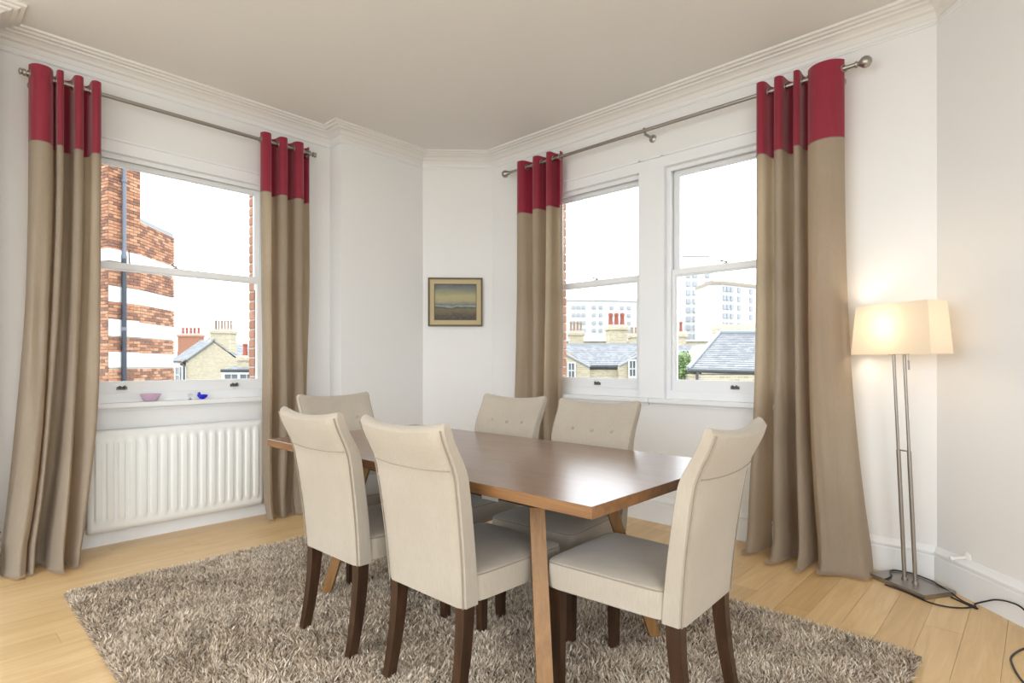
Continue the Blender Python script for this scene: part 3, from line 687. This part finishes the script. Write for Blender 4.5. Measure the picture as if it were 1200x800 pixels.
for i, (x, y, a, lab) in enumerate(spots):
    o = proto if i == 0 else copy_tree(proto)
    o.location = (x, y, 0.0); o.rotation_euler = (0, 0, rad(a)); tag(o, lab, 'chair', 'upholstered dining chairs around the table')

# ------------------------------------------------------------------ floor lamp
def lamp():
    ang = math.atan2(-0.525, 0.85)
    root = empty('floor_lamp', (-0.502, 3.565, 0), ang); tag(root, 'lit twin-pole floor lamp with rectangular cream shade in the corner', 'floor lamp')
    hx, hy = 0.158, 0.10
    boxo('base', (-hx, hx, -hy, hy, 0.0, 0.024), M_lampmetal, root, 0.002, 2)
    # both poles lean slightly left, as in the photograph
    tw = Vector((-0.030, 0.035, 0)); zs = 0.70; zt = 1.205
    LM = Matrix.Rotation(-ang, 4, 'Z')
    lean = LM @ Vector((-0.045, -0.03, 0))
    def at(x, z): return Vector((x, 0.0, z)) + lean*(z/1.2)
    for x in (-0.030, 0.030):
        tubeo('lower_pole', [at(x, 0.024), at(x, zs)], 0.0098, M_lampmetal, root, 14)
        tubeo('upper_pole', [at(x, zs), at(x, zt)], 0.0072, M_lampmetal, root, 14)
        lathe_o('pole_collar', [(0.016, 0), (0.016, 0.008), (0.011, 0.014)], M_lampmetal, root, Matrix.Translation(at(x, 0.024)))
    tubeo('joining_bar', [at(-0.03, zs), at(0.03, zs)], 0.004, M_lampmetal, root, 8)
    c = at(0, zt)
    boxo('top_bar', (c.x-0.05, c.x+0.05, c.y-0.012, c.y+0.012, zt-0.006, zt+0.002), M_lampmetal, root, 0.001, 1)
    # shade: tapered open rectangle, tilted a touch
    z0, z1 = 1.200, 1.462; a0, b0, a1, b1 = 0.228, 0.072, 0.205, 0.062
    bm = bmesh.new(); lo = []; hi = []
    for sx, sy in ((-1, -1), (1, -1), (1, 1), (-1, 1)):
        lo.append(bm.verts.new((c.x+sx*a0, c.y+sy*b0, z0))); hi.append(bm.verts.new((c.x+sx*a1, c.y+sy*b1, z1)))
    for k in range(4): bm.faces.new([lo[k], lo[(k+1) % 4], hi[(k+1) % 4], hi[k]])
    sh = bmo('lamp_shade', bm, M_shade, root); s = sh.modifiers.new('t', 'SOLIDIFY'); s.thickness = 0.0015; sh['label'] = 'cream rectangular fabric shade'
    bm = bmesh.new(); tube(bm, [v for v in [(c.x-a1, c.y, z1-0.02), (c.x+a1, c.y, z1-0.02)]], 0.0018, 6); tube(bm, [(c.x, c.y-b1, z1-0.02), (c.x, c.y+b1, z1-0.02)], 0.0018, 6); tube(bm, [(c.x, c.y, zt), (c.x, c.y, z1-0.02)], 0.003, 6)
    bmo('shade_carrier', bm, M_steel, sh, True)
    lathe_o('bulb', [(0.012, 0), (0.014, 0.02), (0.026, 0.05), (0.030, 0.07), (0.022, 0.09), (0.004, 0.098)], M_bulb, root, Matrix.Translation((c.x-0.03, c.y, zt+0.02)))
    tubeo('pull_switch', [at(0.052, 1.2), at(0.052, 1.17), at(0.052, 1.168), at(0.052, 1.12)], [0.001, 0.001, 0.004, 0.004], M_lampmetal, root, 8)
    l = D.lights.new('lamp_bulb_light', 'POINT'); l.energy = 2.6; l.color = (1.0, 0.83, 0.64); l.shadow_soft_size = 0.03
    lo_ = D.objects.new('lamp_bulb_light', l); COL.objects.link(lo_); lo_.parent = root; lo_.location = (c.x-0.03, c.y-0.0, zt+0.15)
lamp()
# cords
def spline(pts, n=12):
    P = [Vector(p) for p in pts]; P = [P[0]]+P+[P[-1]]; out = []
    for i in range(1, len(P)-2):
        for k in range(n):
            t = k/n; a, b, c, d = P[i-1:i+3]
            out.append(0.5*((2*b)+(c-a)*t+(2*a-5*b+4*c-d)*t*t+(3*b-a-3*c+d)*t**3))
    out.append(P[-2]); return out
zc_ = 0.004
cord = tubeo('lamp_cord', spline([(-0.60, 3.50, 0.028), (-0.585, 3.56, 0.03), (-0.60, 3.66, 0.03), (-0.52, 3.685, 0.03), (-0.42, 3.63, 0.03), (-0.385, 3.585, 0.029), (-0.335, 3.545, 0.02), (-0.29, 3.51, zc_), (-0.235, 3.46, zc_),
     (-0.225, 3.44, zc_), (-0.245, 3.45, zc_), (-0.33, 3.52, zc_)], 10), 0.0038, M_black, None, 8)
tag(cord, 'thin black flex looped over the lamp base and onto the floor', 'cord')
cord2 = tubeo('power_cord', spline([(-0.60, 3.485, zc_), (-0.50, 3.44, zc_), (-0.404, 3.375, zc_), (-0.33, 3.37, zc_), (-0.27, 3.41, zc_), (-0.235, 3.468, zc_), (-0.236, 3.495, 0.006), (-0.19, 3.455, 0.045), (-0.155, 3.418, 0.072), (-0.108, 3.369, 0.09), (-0.065, 3.323, 0.09), (-0.015, 3.262, 0.05), (0.02, 3.18, zc_), (0.01, 3.13, zc_), (-0.045, 3.11, zc_),
     (-0.088, 2.98, zc_), (-0.082, 2.88, zc_), (-0.05, 2.76, zc_), (0.02, 2.62, zc_)], 10), 0.0038, M_black, None, 8)
tag(cord2, 'black power cord snaking from the lamp base along the right skirting', 'cord')
# door stop on the last wall
ds = empty('door_stop', (-0.272+0.0, 3.595, 0.192)); ds.rotation_euler = (0, 0, math.atan2(DY, DX)); tag(ds, 'white door stop fixed just above the skirting by the lamp', 'door stop')
ds.location = (CR0[0]+DX*0.20, CR0[1]+DY*0.20, 0.195)
lathe_o('rose', [(0.024, 0), (0.024, 0.004), (0.015, 0.010), (0.008, 0.012)], M_plastic, ds, Matrix.Rotation(rad(90), 4, 'X'))
lathe_o('stem', [(0.0075, 0.010), (0.0075, 0.060), (0.012, 0.062), (0.012, 0.078), (0.004, 0.08)], M_plastic, ds, Matrix.Rotation(rad(100), 4, 'X') @ Matrix.Rotation(rad(-12), 4, 'Y'))

# ------------------------------------------------------------------ outside
FX, FY, RX, RY = -math.sin(YAW), math.cos(YAW), math.cos(YAW), math.sin(YAW)
def Q(px, py, w):      # a point of the townscape: view ray of the photograph at forward distance w (metres)
    r = (px-600)/667*w; return Vector((w*FX+r*RX, w*FY+r*RY, EYE+(424-py)/667*w))
GZ = -9.5
M_ground = mat('far_ground', (0.18, 0.185, 0.155), 0.95); M_stock = mat('yellow_stock_brick', (0.55, 0.47, 0.32), 0.9); M_render = mat('white_render', (0.50, 0.50, 0.49), 0.8)
t = NT(M_stock); bt = t.n('ShaderNodeTexBrick'); bt.inputs['Color1'].default_value = (0.44, 0.385, 0.26, 1); bt.inputs['Color2'].default_value = (0.31, 0.265, 0.18, 1); bt.inputs['Mortar'].default_value = (0.47, 0.435, 0.35, 1)
bt.inputs['Scale'].default_value = 1.0; bt.inputs['Brick Width'].default_value = 0.23; bt.inputs['Row Height'].default_value = 0.078; bt.inputs['Mortar Size'].default_value = 0.012
g_ = t.n('ShaderNodeNewGeometry'); sp = t.n('ShaderNodeSeparateXYZ'); t.l(g_.outputs['Position'], sp.inputs[0]); ad = t.n('ShaderNodeMath', operation='ADD'); t.l(sp.outputs[0], ad.inputs[0]); t.l(sp.outputs[1], ad.inputs[1])
cb = t.n('ShaderNodeCombineXYZ'); t.l(ad.outputs[0], cb.inputs[0]); t.l(sp.outputs[2], cb.inputs[1]); t.l(cb.outputs[0], bt.inputs['Vector']); t.l(bt.outputs['Color'], t.b.inputs['Base Color'])
M_slate = brick_mat('grey_slate', (0.19, 0.20, 0.215), (0.23, 0.24, 0.255), (0.27, 0.28, 0.295), True); M_lead = mat('lead_flashing', (0.26, 0.28, 0.30), 0.6)
M_pot = mat('terracotta_pot', (0.28, 0.075, 0.05), 0.8); M_pot2 = mat('buff_pot', (0.26, 0.19, 0.13), 0.8); M_pipe = mat('painted_iron_pipe', (0.02, 0.028, 0.045), 0.4)
M_dark = mat('dark_pane', (0.10, 0.115, 0.14), 0.2); M_gutter = mat('black_gutter', (0.04, 0.045, 0.05), 0.5); M_conc = mat('pale_concrete', (0.50, 0.50, 0.49), 0.85); M_conc2 = mat('warm_concrete', (0.30, 0.25, 0.20), 0.85)
M_white = mat('white_stone_band', (0.86, 0.86, 0.85), 0.7)
g = pyd('ground', [(-600, -300, GZ), (400, -300, GZ), (400, 700, GZ), (-600, 700, GZ)], [(0, 1, 2, 3)], M_ground); g['kind'] = 'structure'

def brick_face(bm, lay, p0, p1, z0, z1, skip, dep=0.03, out=None, bl=0.225, ch=0.075):
    """lay a running bond of single brick boxes on the vertical plane p0-p1"""
    a = Vector((p0[0], p0[1])); b = Vector((p1[0], p1[1])); d = (b-a); L = d.length; d.normalize(); nrm = Vector((d.y, -d.x))
    if nrm.dot(-a) < 0: nrm = -nrm
    z = z0; k = 0
    while z < z1-0.03:
        if not any(s0 <= z+ch/2 <= s1 for s0, s1 in skip):
            s = -(bl/2 if k % 2 else 0)
            while s < L-0.01:
                e0, e1 = max(s, 0), min(s+bl-0.012, L)
                if e1-e0 > 0.02:
                    q = [a+d*e0-nrm*0.02, a+d*e1-nrm*0.02, a+d*e1+nrm*dep, a+d*e0+nrm*dep]; tv = rnd.random()
                    vs = [bm.verts.new((p.x, p.y, zz)) for zz in (z, z+ch-0.012) for p in q]
                    for v in vs: v[lay] = tv
                    for f in ((4, 5, 6, 7), (2, 3, 7, 6), (1, 2, 6, 5), (3, 0, 4, 7), (0, 3, 2, 1)): bm.faces.new([vs[i] for i in f])
                s += bl
        z += ch; k += 1
def bricks(name, runs, m, parent):
    bm = bmesh.new(); lay = bm.verts.layers.float.new('tint')
    for r in runs: brick_face(bm, lay, *r)
    o = bmo(name, bm, m, parent); o['kind'] = 'stuff'; return o
def xy(px, w): q = Q(px, 0, w); return (q.x, q.y)
def zz(py, w): return EYE+(424-py)/667*w
def tower():
    A, B, C_, Dd = xy(100, 13.6), xy(127, 13.15), xy(163, 14.0), xy(203, 15.77); E_ = xy(200, 19.5); F_ = xy(60, 17.5)
    root = empty('brick_tower', (B[0], B[1], GZ)); root.location = (0, 0, 0); tag(root, 'red brick bay tower with white stone bands outside the left window', 'building')
    ztop = zz(258, 14.0); body = [A, B, C_, Dd, E_, F_]
    prism('mortar_core', body, GZ, ztop-0.03, M_mortar, root)
    prism('coping', [Vector((p[0], p[1]))*1.0 for p in body], ztop-0.03, ztop+0.06, M_lead, root)
    hi = [A, B, C_, xy(163, 16.0), xy(110, 17.0)]
    prism('stack_core', hi, ztop, 7.6, M_mortar, root)
    w = 14.0; bands = [(340, 357), (376.5, 395), (413, 430), (299, 312)]
    bz = [(zz(b, w), zz(a, w)) for a, b in bands]
    lo = -0.2
    bricks('brickwork', [(B, C_, lo, 7.5, bz), (C_, Dd, lo, ztop-0.03, bz), (A, B, lo, 7.5, [bz[3]]), (C_, xy(163, 15.9), ztop+0.05, 7.5, [])], M_bredj, root)
    for i, (a, b) in enumerate(bz):
        pts = [B, C_, Dd] if i < 3 else [A, B, C_, Dd]
        out = [Vector(p) for p in pts]; n = [q*(1-(0.045 if i < 3 else 0.09)/q.length) for q in out]
        prism('stone_band', [tuple(q) for q in n]+[tuple(q*1.01) for q in out[::-1]], a, b, M_white, root)
    p = Q(145.5, 0, 13.45); bm = bmesh.new(); tube(bm, [(p.x, p.y, -1.0), (p.x, p.y, zz(303, w)-0.1)], 0.055, 12); bmo('drainpipe', bm, M_pipe, root, True)
    bm = bmesh.new(); tube(bm, [(p.x, p.y, zz(303, w)-0.12), (p.x, p.y, 7.6)], 0.045, 12)
    for z in (1.9, 3.6, 5.4): tube(bm, [(p.x, p.y, z), (p.x, p.y, z+0.08)], 0.06, 12)
    o = bmo('drainpipe', bm, mat('grey_iron_pipe', (0.12, 0.14, 0.18), 0.4), root, True); o['label'] = 'pale grey upper drainpipe'
    p = Q(151, 0, 13.3); tubeo('cable', [(p.x, p.y, zz(300, w)), (p.x*0.999, p.y, zz(307, w)), (p.x, p.y+0.02, zz(316, w))], 0.015, M_black, root, 6)
tower()

def chimney(name, label, px0, px1, py0, py1, w, npots, potm, m, pot_h=0.55, deep=1.2, cap=True, zlow=None):
    a, b = xy(px0, w), xy(px1, w); a = Vector(a); b = Vector(b); d = (b-a); L = d.length; d.normalize(); n = Vector((-d.y, d.x)); n = n if n.dot(a) > 0 else -n
    z1 = zz(py0, w); z0 = GZ if zlow is None else zlow; hcap = 0.28
    root = empty(name, (a.x, a.y, 0)); root.location = (0, 0, 0); tag(root, label, 'chimney')
    def ring(g): return [tuple(a-d*g-n*g), tuple(b+d*g-n*g), tuple(b+d*g+n*(deep+g)), tuple(a-d*g+n*(deep+g))]
    prism('stack', ring(0), z0, z1, m, root)
    cz = hcap
    prism('cap', ring(0.09), z1-cz, z1-cz*0.45, m, root); prism('cap', ring(0.05), z1-cz*0.45, z1+0.04, M_mortar, root)
    for k in range(npots):
        c = a+d*(L*(k+0.5)/npots)+n*deep*0.5; r = min(0.14, L/npots*0.36)
        lathe_o('chimney_pot', [(r*1.05, 0), (r, 0.05), (r*0.8, pot_h*0.75), (r*1.0, pot_h*0.8), (r*1.0, pot_h*0.92), (r*0.75, pot_h)], potm, root, Matrix.Translation((c.x, c.y, z1+0.03)), 12)
    return root
def slab(name, pts, th, m, parent):      # planar polygon given thickness downwards
    bm = bmesh.new(); up = [bm.verts.new(p) for p in pts]; dn = [bm.verts.new(p-Vector((0, 0, th))) for p in pts]; n = len(pts)
    bm.faces.new(up); bm.faces.new(dn[::-1])
    for i in range(n): bm.faces.new([up[i], dn[i], dn[(i+1) % n], up[(i+1) % n]])
    return bmo(name, bm, m, parent)
def slated(name, e0, e1, r0, r1, m, parent, rows, per):
    """slates laid in courses from eave e0-e1 up to ridge r0-r1, each a thin overlapping tile"""
    bm = bmesh.new(); lay = bm.verts.layers.float.new('tint'); nrm = (e1-e0).cross(r0-e0).normalized(); nrm = nrm if nrm.z > 0 else -nrm
    for j in range(rows):
        t0, t1 = j/rows, min((j+1.25)/rows, 1); L0, R0 = e0.lerp(r0, t0), e1.lerp(r1, t0); L1, R1 = e0.lerp(r0, t1), e1.lerp(r1, t1); off = 0.5*(j % 2)
        for i in range(-1, per):
            a, b = max((i+off)/per, 0), min((i+off+0.97)/per, 1)
            if b-a < 0.002: continue
            tv = rnd.random(); q = [L0.lerp(R0, a)+nrm*0.03, L0.lerp(R0, b)+nrm*0.03, L1.lerp(R1, b)+nrm*0.005, L1.lerp(R1, a)+nrm*0.005]
            vs = [bm.verts.new(p) for p in q]+[bm.verts.new(p-nrm*0.02) for p in q]
            for v in vs: v[lay] = tv
            for f in ((0, 1, 2, 3), (0, 4, 5, 1), (1, 5, 6, 2), (3, 7, 4, 0)): bm.faces.new([vs[k] for k in f])
    o = bmo(name, bm, m, parent); o['kind'] = 'stuff'; return o
def hung_window(parent, c, right, up=Vector((0, 0, 1)), w=0.9, h=1.4, m=None):
    n = right.cross(up).normalized(); n = n if n.dot(c) < 0 else -n
    M = Matrix((right.normalized(), n, up)).transposed().to_4x4(); M.translation = c
    bm = bmesh.new(); frame4(bm, -w/2, w/2, -h/2, h/2, 0.08, 0.08, 0.1, 0.08, 0, 0.08); box(bm, -w/2, w/2, 0, 0.07, -0.03, 0.03); box(bm, -0.02, 0.02, 0, 0.06, -h/2, h/2)
    for v in bm.verts: v.co = M @ v.co
    f = bmo('window', bm, M_render, parent)
    bm = bmesh.new(); box(bm, -w/2+0.05, w/2-0.05, -0.02, 0.02, -h/2+0.05, h/2-0.05)
    for v in bm.verts: v.co = M @ v.co
    bmo('pane', bm, M_dark, f)
# gabled house seen through the left window
def gable_house():
    root = empty('gabled_house', (0, 0, 0)); tag(root, 'yellow brick gabled house with grey roof seen through the left window', 'building')
    w = 42; gl, apx, gr = Q(218, 423, w), Q(250, 401, w), Q(300, 437, w); depth = Vector((FX*12-RX*2.2, FY*12-RY*2.2, 0))
    v = [Vector((gl.x, gl.y, GZ)), gl, apx, gr, Vector((gr.x, gr.y, GZ))]; n = 5
    bm = bmesh.new(); A = [bm.verts.new(p) for p in v]; B = [bm.verts.new(p+depth) for p in v]
    bm.faces.new(A); bm.faces.new(B[::-1])
    for i in range(n): bm.faces.new([A[i], B[i], B[(i+1) % n], A[(i+1) % n]])
    bmo('wall', bm, M_stock, root)
    up = Vector((0, 0, 0.12)); out = (gl-apx).normalized()*0.4
    slab('verge', [gl+up*2.2+out, apx+up*2.2, apx+up*2.2+depth*0.12, gl+up*2.2+out+depth*0.12], 0.12, M_lead, root)
    slated('slates', gl+out+up, gl+out+depth+up, apx+up, apx+depth+up, M_slate, root, 9, 30)
    slated('slates', gr+up, gr+depth+up, apx+up, apx+depth+up, M_slate, root, 9, 30)
    tubeo('gutter', [gl+out, gl+out+depth], 0.12, M_gutter, root, 8); tubeo('downpipe', [gl+Vector((0.05, -0.15, -0.2)), Vector((gl.x+0.05, gl.y-0.15, GZ))], 0.07, M_gutter, root, 8)
    # near wing: its roof slope falls to an eave level with the eye, white wall and window under it
    e0, e1, r0, r1 = Q(200, 423, 46.5), Q(218.5, 423, 41.9), Q(236, 398, 44), Q(248.5, 402, 41.9)
    slated('slates', e0, e1, r0, r1, M_slate, root, 10, 18); tubeo('verge', [e1+up, r1+up], 0.1, M_lead, root, 6)
    a, b = Q(202, 424, 46.3), Q(218, 424, 42.3); k_ = Vector((FX, FY, 0))*1.5
    prism('wing_wall', [(p.x, p.y) for p in (a, b, b+k_, a+k_)], GZ, a.z-0.1, M_render, root); tubeo('gutter', [e0, e1], 0.09, M_gutter, root, 8)
    hung_window(root, a.lerp(b, 0.5)+Vector((0, 0, -1.0))-k_*0.05, (b-a).normalized(), w=1.6, h=1.3)
    slab('rear_roof', [Q(196, 423, 60), Q(215, 423, 60), Q(246, 395, 66), Q(226, 395, 66)], 0.3, M_lead, root)
gable_house()
chimney('chimney', 'broad brick chimney with thin pots on the gabled house', 246, 268, 386, 412, 42.2, 6, M_pot2, M_stock, 0.7)
chimney('chimney', 'left chimney rising behind the gabled house roof', 208, 231, 391, 412, 55, 5, M_pot, M_bred, 0.6)
chimney('chimney', 'small chimney low at the right of the left window view', 278, 301, 417, 445, 34, 3, M_pot, M_stock, 0.75, zlow=-3)
def low_house():
    root = empty('terrace_house', (0, 0, 0)); tag(root, 'low white-walled house with grey roof at lower right of left window', 'building')
    w = 33; a, b = Q(259, 434, w), Q(305, 434, w); dp = Vector((FX*5, FY*5, 0)); up = Vector((0, 0, 0.5))
    prism('wall', [(a.x, a.y), (b.x, b.y), (b.x+dp.x, b.y+dp.y), (a.x+dp.x, a.y+dp.y)], GZ, a.z-0.05, M_render, root)
    slated('slates', a, b, a+dp+up*1.6, b+dp+up*1.6, M_slate, root, 7, 12)
    tubeo('gutter', [a, b], 0.09, M_gutter, root, 8)
    R3 = Vector((RX, RY, 0)); hung_window(root, Q(272, 446, w)-Vector((FX, FY, 0))*0.05, R3, w=0.9, h=0.9); hung_window(root, Q(290, 446, w)-Vector((FX, FY, 0))*0.05, R3, w=0.9, h=0.9)
low_house()

# aerial on the chimney
p = Q(254, 386, 42.0); ae = tubeo('roof_aerial', [p+Vector((0, 0, 0)), p+Vector((0, 0, 1.0))], 0.03, M_gutter, None, 6); tag(ae, 'thin dark aerial mast standing on the broad chimney', 'aerial')

# houses seen through the middle window
def u_house():
    root = empty('slate_roof_house', (0, 0, 0)); tag(root, 'slate-roofed house between two brick gables seen through the middle window', 'building')
    w, wr = 28, 32; e0, e1 = Q(690, 430, w), Q(726, 430, w); r0, r1 = Q(656, 404.5, wr), Q(760, 404.5, wr)
    e0b, e1b = e0, e1
    slated('slates', e0, e1, r0, r1, M_slate, root, 14, 22)
    rr = Vector((0, 0, 0.12)); slab('ridge', [r0+rr, r1+rr, r1+rr+Vector((FX, FY, 0))*0.4, r0+rr+Vector((FX, FY, 0))*0.4], 0.25, M_lead, root)
    prism('wall', [(e0.x, e0.y), (e1.x, e1.y), (e1.x+FX*6, e1.y+FY*6), (e0.x+FX*6, e0.y+FY*6)], GZ, e0.z-0.02, M_stock, root)
    tubeo('gutter', [e0-Vector((RX, RY, 0))*0.1, e1+Vector((RX, RY, 0))*0.1], 0.12, M_gutter, root, 8); q = Q(726, 432, w-0.1); tubeo('downpipe', [q, q+Vector((RX*0.15, RY*0.15, -0.3)), Vector((q.x+RX*0.15, q.y+RY*0.15, GZ))], 0.07, M_gutter, root, 8)
    for a, b in (((640, 404), (691, 431)), ((775, 404), (725, 430))):   # side gables
        p, q = Q(*a, w-0.4), Q(*b, w-0.4); far = Vector((FX, FY, 0))*5
        v = [Vector((p.x, p.y, GZ)), p, q, Vector((q.x, q.y, GZ))]; bm = bmesh.new(); A = [bm.verts.new(x) for x in v]; B = [bm.verts.new(x+far*0.1) for x in v]
        bm.faces.new(A); bm.faces.new(B[::-1])
        for i in range(4): bm.faces.new([A[i], B[i], B[(i+1) % 4], A[(i+1) % 4]])
        bmo('wall', bm, M_stock, root)
        tubeo('verge', [p+Vector((0, 0, 0.05)), q+Vector((0, 0, 0.05))], 0.07, M_lead, root, 6)
    R3 = Vector((RX, RY, 0)); hung_window(root, Q(669.5, 434, w-0.45), R3, w=0.42, h=0.85); hung_window(root, Q(741, 432, w-0.45), R3, w=0.42, h=0.9)
u_house()
for k, a in enumerate([('red-potted brick chimney in the middle of the middle window', 714, 735, 381, 405, 34, 3, M_pot, M_stock, 0.75),
          ('chimney with buff pots at the left of the middle window', 668, 684, 388, 405, 40, 4, M_pot2, M_stock, 0.7),
          ('red-potted chimney at the left of the right-hand window', 789, 804, 389, 412, 33, 3, M_pot, M_stock, 0.62),
          ('small chimney at the right edge of the middle window', 740, 750, 391, 405, 42, 2, M_pot2, M_stock, 0.5)]):
    chimney('chimney', *a)
def row_house():
    root = empty('terrace_roof_row', (0, 0, 0)); tag(root, 'long low parapet row behind the slate roof in the middle window', 'building')
    a, b = Q(640, 400, 46), Q(842, 402, 46); prism('parapet_wall', [(a.x, a.y), (b.x, b.y), (b.x+FX*8, b.y+FY*8), (a.x+FX*8, a.y+FY*8)], GZ, a.z, M_stock, root)
    prism('coping', [(a.x-FX*.2, a.y-FY*.2), (b.x-FX*.2, b.y-FY*.2), (b.x+FX*.3, b.y+FY*.3), (a.x+FX*.3, a.y+FY*.3)], a.z, a.z+0.15, M_conc, root)
    e0, e1 = Q(786, 432, 24), Q(818, 430, 24); r0, r1 = Q(786, 407, 31), Q(846, 407, 31)
    return root
row_house()
def near_roof():
    root = empty('slate_hipped_house', (0, 0, 0)); tag(root, 'house with big grey slate roof and black gutter in the right-hand window', 'building')
    w, wr = 15.5, 19.5; e0, e1 = Q(806, 434, w), Q(925, 437, w); r0, r1 = Q(843, 391, wr), Q(935, 391, wr)
    slated('slates', e0, e1, r0, r1, M_slate, root, 20, 14)
    up = Vector((0, 0, 0.06)); tubeo('verge', [e0+up, r0+up], 0.06, M_lead, root, 8); tubeo('ridge', [r0+up, r1+up], 0.09, M_lead, root, 8)
    a, b = e0+Vector((RX, RY, 0))*0.25, e1
    prism('wall', [(a.x, a.y), (b.x, b.y), (b.x+FX*4, b.y+FY*4), (a.x+FX*4, a.y+FY*4)], GZ, min(a.z, b.z)-0.05, M_stock, root)
    tubeo('gutter', [e0, e1], 0.055, M_gutter, root, 8); q = Q(817, 436, w-0.1); tubeo('downpipe', [q, Vector((q.x, q.y, GZ))], 0.04, M_gutter, root, 8)
    e0, e1 = Q(780, 420, 27), Q(812, 420, 27); r0, r1 = Q(780, 406, 33), Q(840, 402, 33)
    slated('slates', e0, e1, r0, r1, M_slate, root, 12, 12)
    p = Q(826, 426, 22); bm = bmesh.new()
    v = [Q(806, 441, 22), Q(812, 426, 22), Q(826, 404, 22), Q(846, 404, 22), Q(846, 441, 22)]; A = [bm.verts.new(x) for x in v]; B = [bm.verts.new(x+Vector((FX, FY, 0))*1.5) for x in v]; n = 5
    bm.faces.new(A); bm.faces.new(B[::-1]); [bm.faces.new([A[i], B[i], B[(i+1) % n], A[(i+1) % n]]) for i in range(n)]; bmo('gable_wall', bm, M_stock, root)
near_roof()
chimney('chimney', 'wide low yellow brick stack along the big slate ridge', 842, 900, 381, 392, 20.2, 0, M_pot2, M_stock, 0.5, deep=0.35, zlow=1.75)
# distant blocks
def block(label, pxa, pxb, pxc, ytop, w, wc, m1, m2, cols, rows, y0, dy, ww=2.0, wh=1.6):
    a, b, c = Q(pxa, ytop, w), Q(pxb, ytop, w), None
    c = Q(pxc, ytop, wc); root = empty('tower_block', (0, 0, 0)); tag(root, label, 'building')
    d = Vector((FX, FY, 0))*15
    prism('wall', [(a.x, a.y), (b.x, b.y), (c.x, c.y), (c.x+d.x*.6, c.y+d.y*.6), (a.x+d.x*.6, a.y+d.y*.6)], GZ, a.z, m1, root)
    prism('roof_edge', [(p.x*0.998, p.y*0.998) for p in (a, b, c)]+[((c.x+d.x*.6), (c.y+d.y*.6)), ((a.x+d.x*.6), (a.y+d.y*.6))], a.z, a.z+0.6, m2, root)
    R3 = Vector((RX, RY, 0))
    for pxw, seg in cols:
        for k in range(rows):
            wq = w-0.15 if seg == 0 else w+(wc-w)*((pxw-pxb)/(pxc-pxb))-0.15
            q = Q(pxw, y0+k*dy, wq); rt = R3 if seg == 0 else (c-b).normalized()
            bm = bmesh.new(); nn = rt.cross(Vector((0, 0, 1))).normalized()
            M = Matrix((rt, nn, Vector((0, 0, 1)))).transposed().to_4x4(); M.translation = Vector((q.x, q.y, EYE+(424-(y0+k*dy))/667*w)); box(bm, -ww/2, ww/2, -0.15, 0.15, -wh/2, wh/2, M); bmo('window', bm, M_panef, root)
M_panef = mat('far_window_pane', (0.30, 0.32, 0.35), 0.5)
block('tall pale tower block with stacked windows in the right-hand window', 800, 832, 836, 300, 130, 140, M_conc, M_conc, [(806.5, 0), (814.5, 0), (829, 0)], 10, 322, 10.3, 0.9, 1.1)
block('pale apartment block with brown roof edge in the right-hand window', 833, 846, 900, 333, 105, 112, M_conc, M_conc2, [(849, 1), (853, 1), (857.5, 1), (866, 1), (880, 1), (891, 1)], 5, 338, 10.5, 0.75, 0.9)
block('long faint white block on the skyline in the middle window', 640, 700, 775, 352, 170, 175, M_conc, M_conc, [(672, 0), (678, 0), (684, 0), (696, 0), (704, 1), (717, 1), (729, 1), (737, 1)], 4, 360, 9, 1.0, 0.9)
# bush
def bush():
    root = empty('garden_tree', (0, 0, 0)); c = Q(797, 446, 17); root.location = (c.x, c.y, GZ); tag(root, 'bright green tree top at the lower left of the right-hand window', 'tree')
    tubeo('trunk', [(0, 0, 0), (0.1, 0, 5), (0, 0.1, c.z-GZ-0.2)], [0.16, 0.12, 0.06], mat('bark', (0.15, 0.10, 0.07), 0.9), root, 8)
    rs = np.random.RandomState(2); N = 5200; v = rs.normal(size=(N, 3)); v /= np.linalg.norm(v, axis=1)[:, None]; r = rs.uniform(0.25, 1, N)**0.5
    P = v*r[:, None]*np.array([0.62, 0.62, 0.75])*(1+0.25*np.sin(v[:, :1]*7)*np.cos(v[:, 2:]*6))+np.array([0, 0, c.z-GZ])
    verts = []; faces = []
    for i, p in enumerate(P):
        a = Vector(rs.normal(size=3)).normalized(); b = a.orthogonal().normalized(); p = Vector(p); l = 0.055
        verts += [p-a*l, p+b*l*0.5, p+a*l, p-b*l*0.5]; faces.append((4*i, 4*i+1, 4*i+2, 4*i+3))
    m = mat('leaf_green', (0.25, 0.42, 0.10), 0.6); t = NT(m); t.l(t.ramp(t.noise(t.coords('World'), 9, 2), [(0.35, (0.06, 0.13, 0.025)), (0.65, (0.22, 0.33, 0.10))]), t.b.inputs['Base Color'])
    o = pyd('foliage', verts, faces, m, root); o['kind'] = 'stuff'
bush()
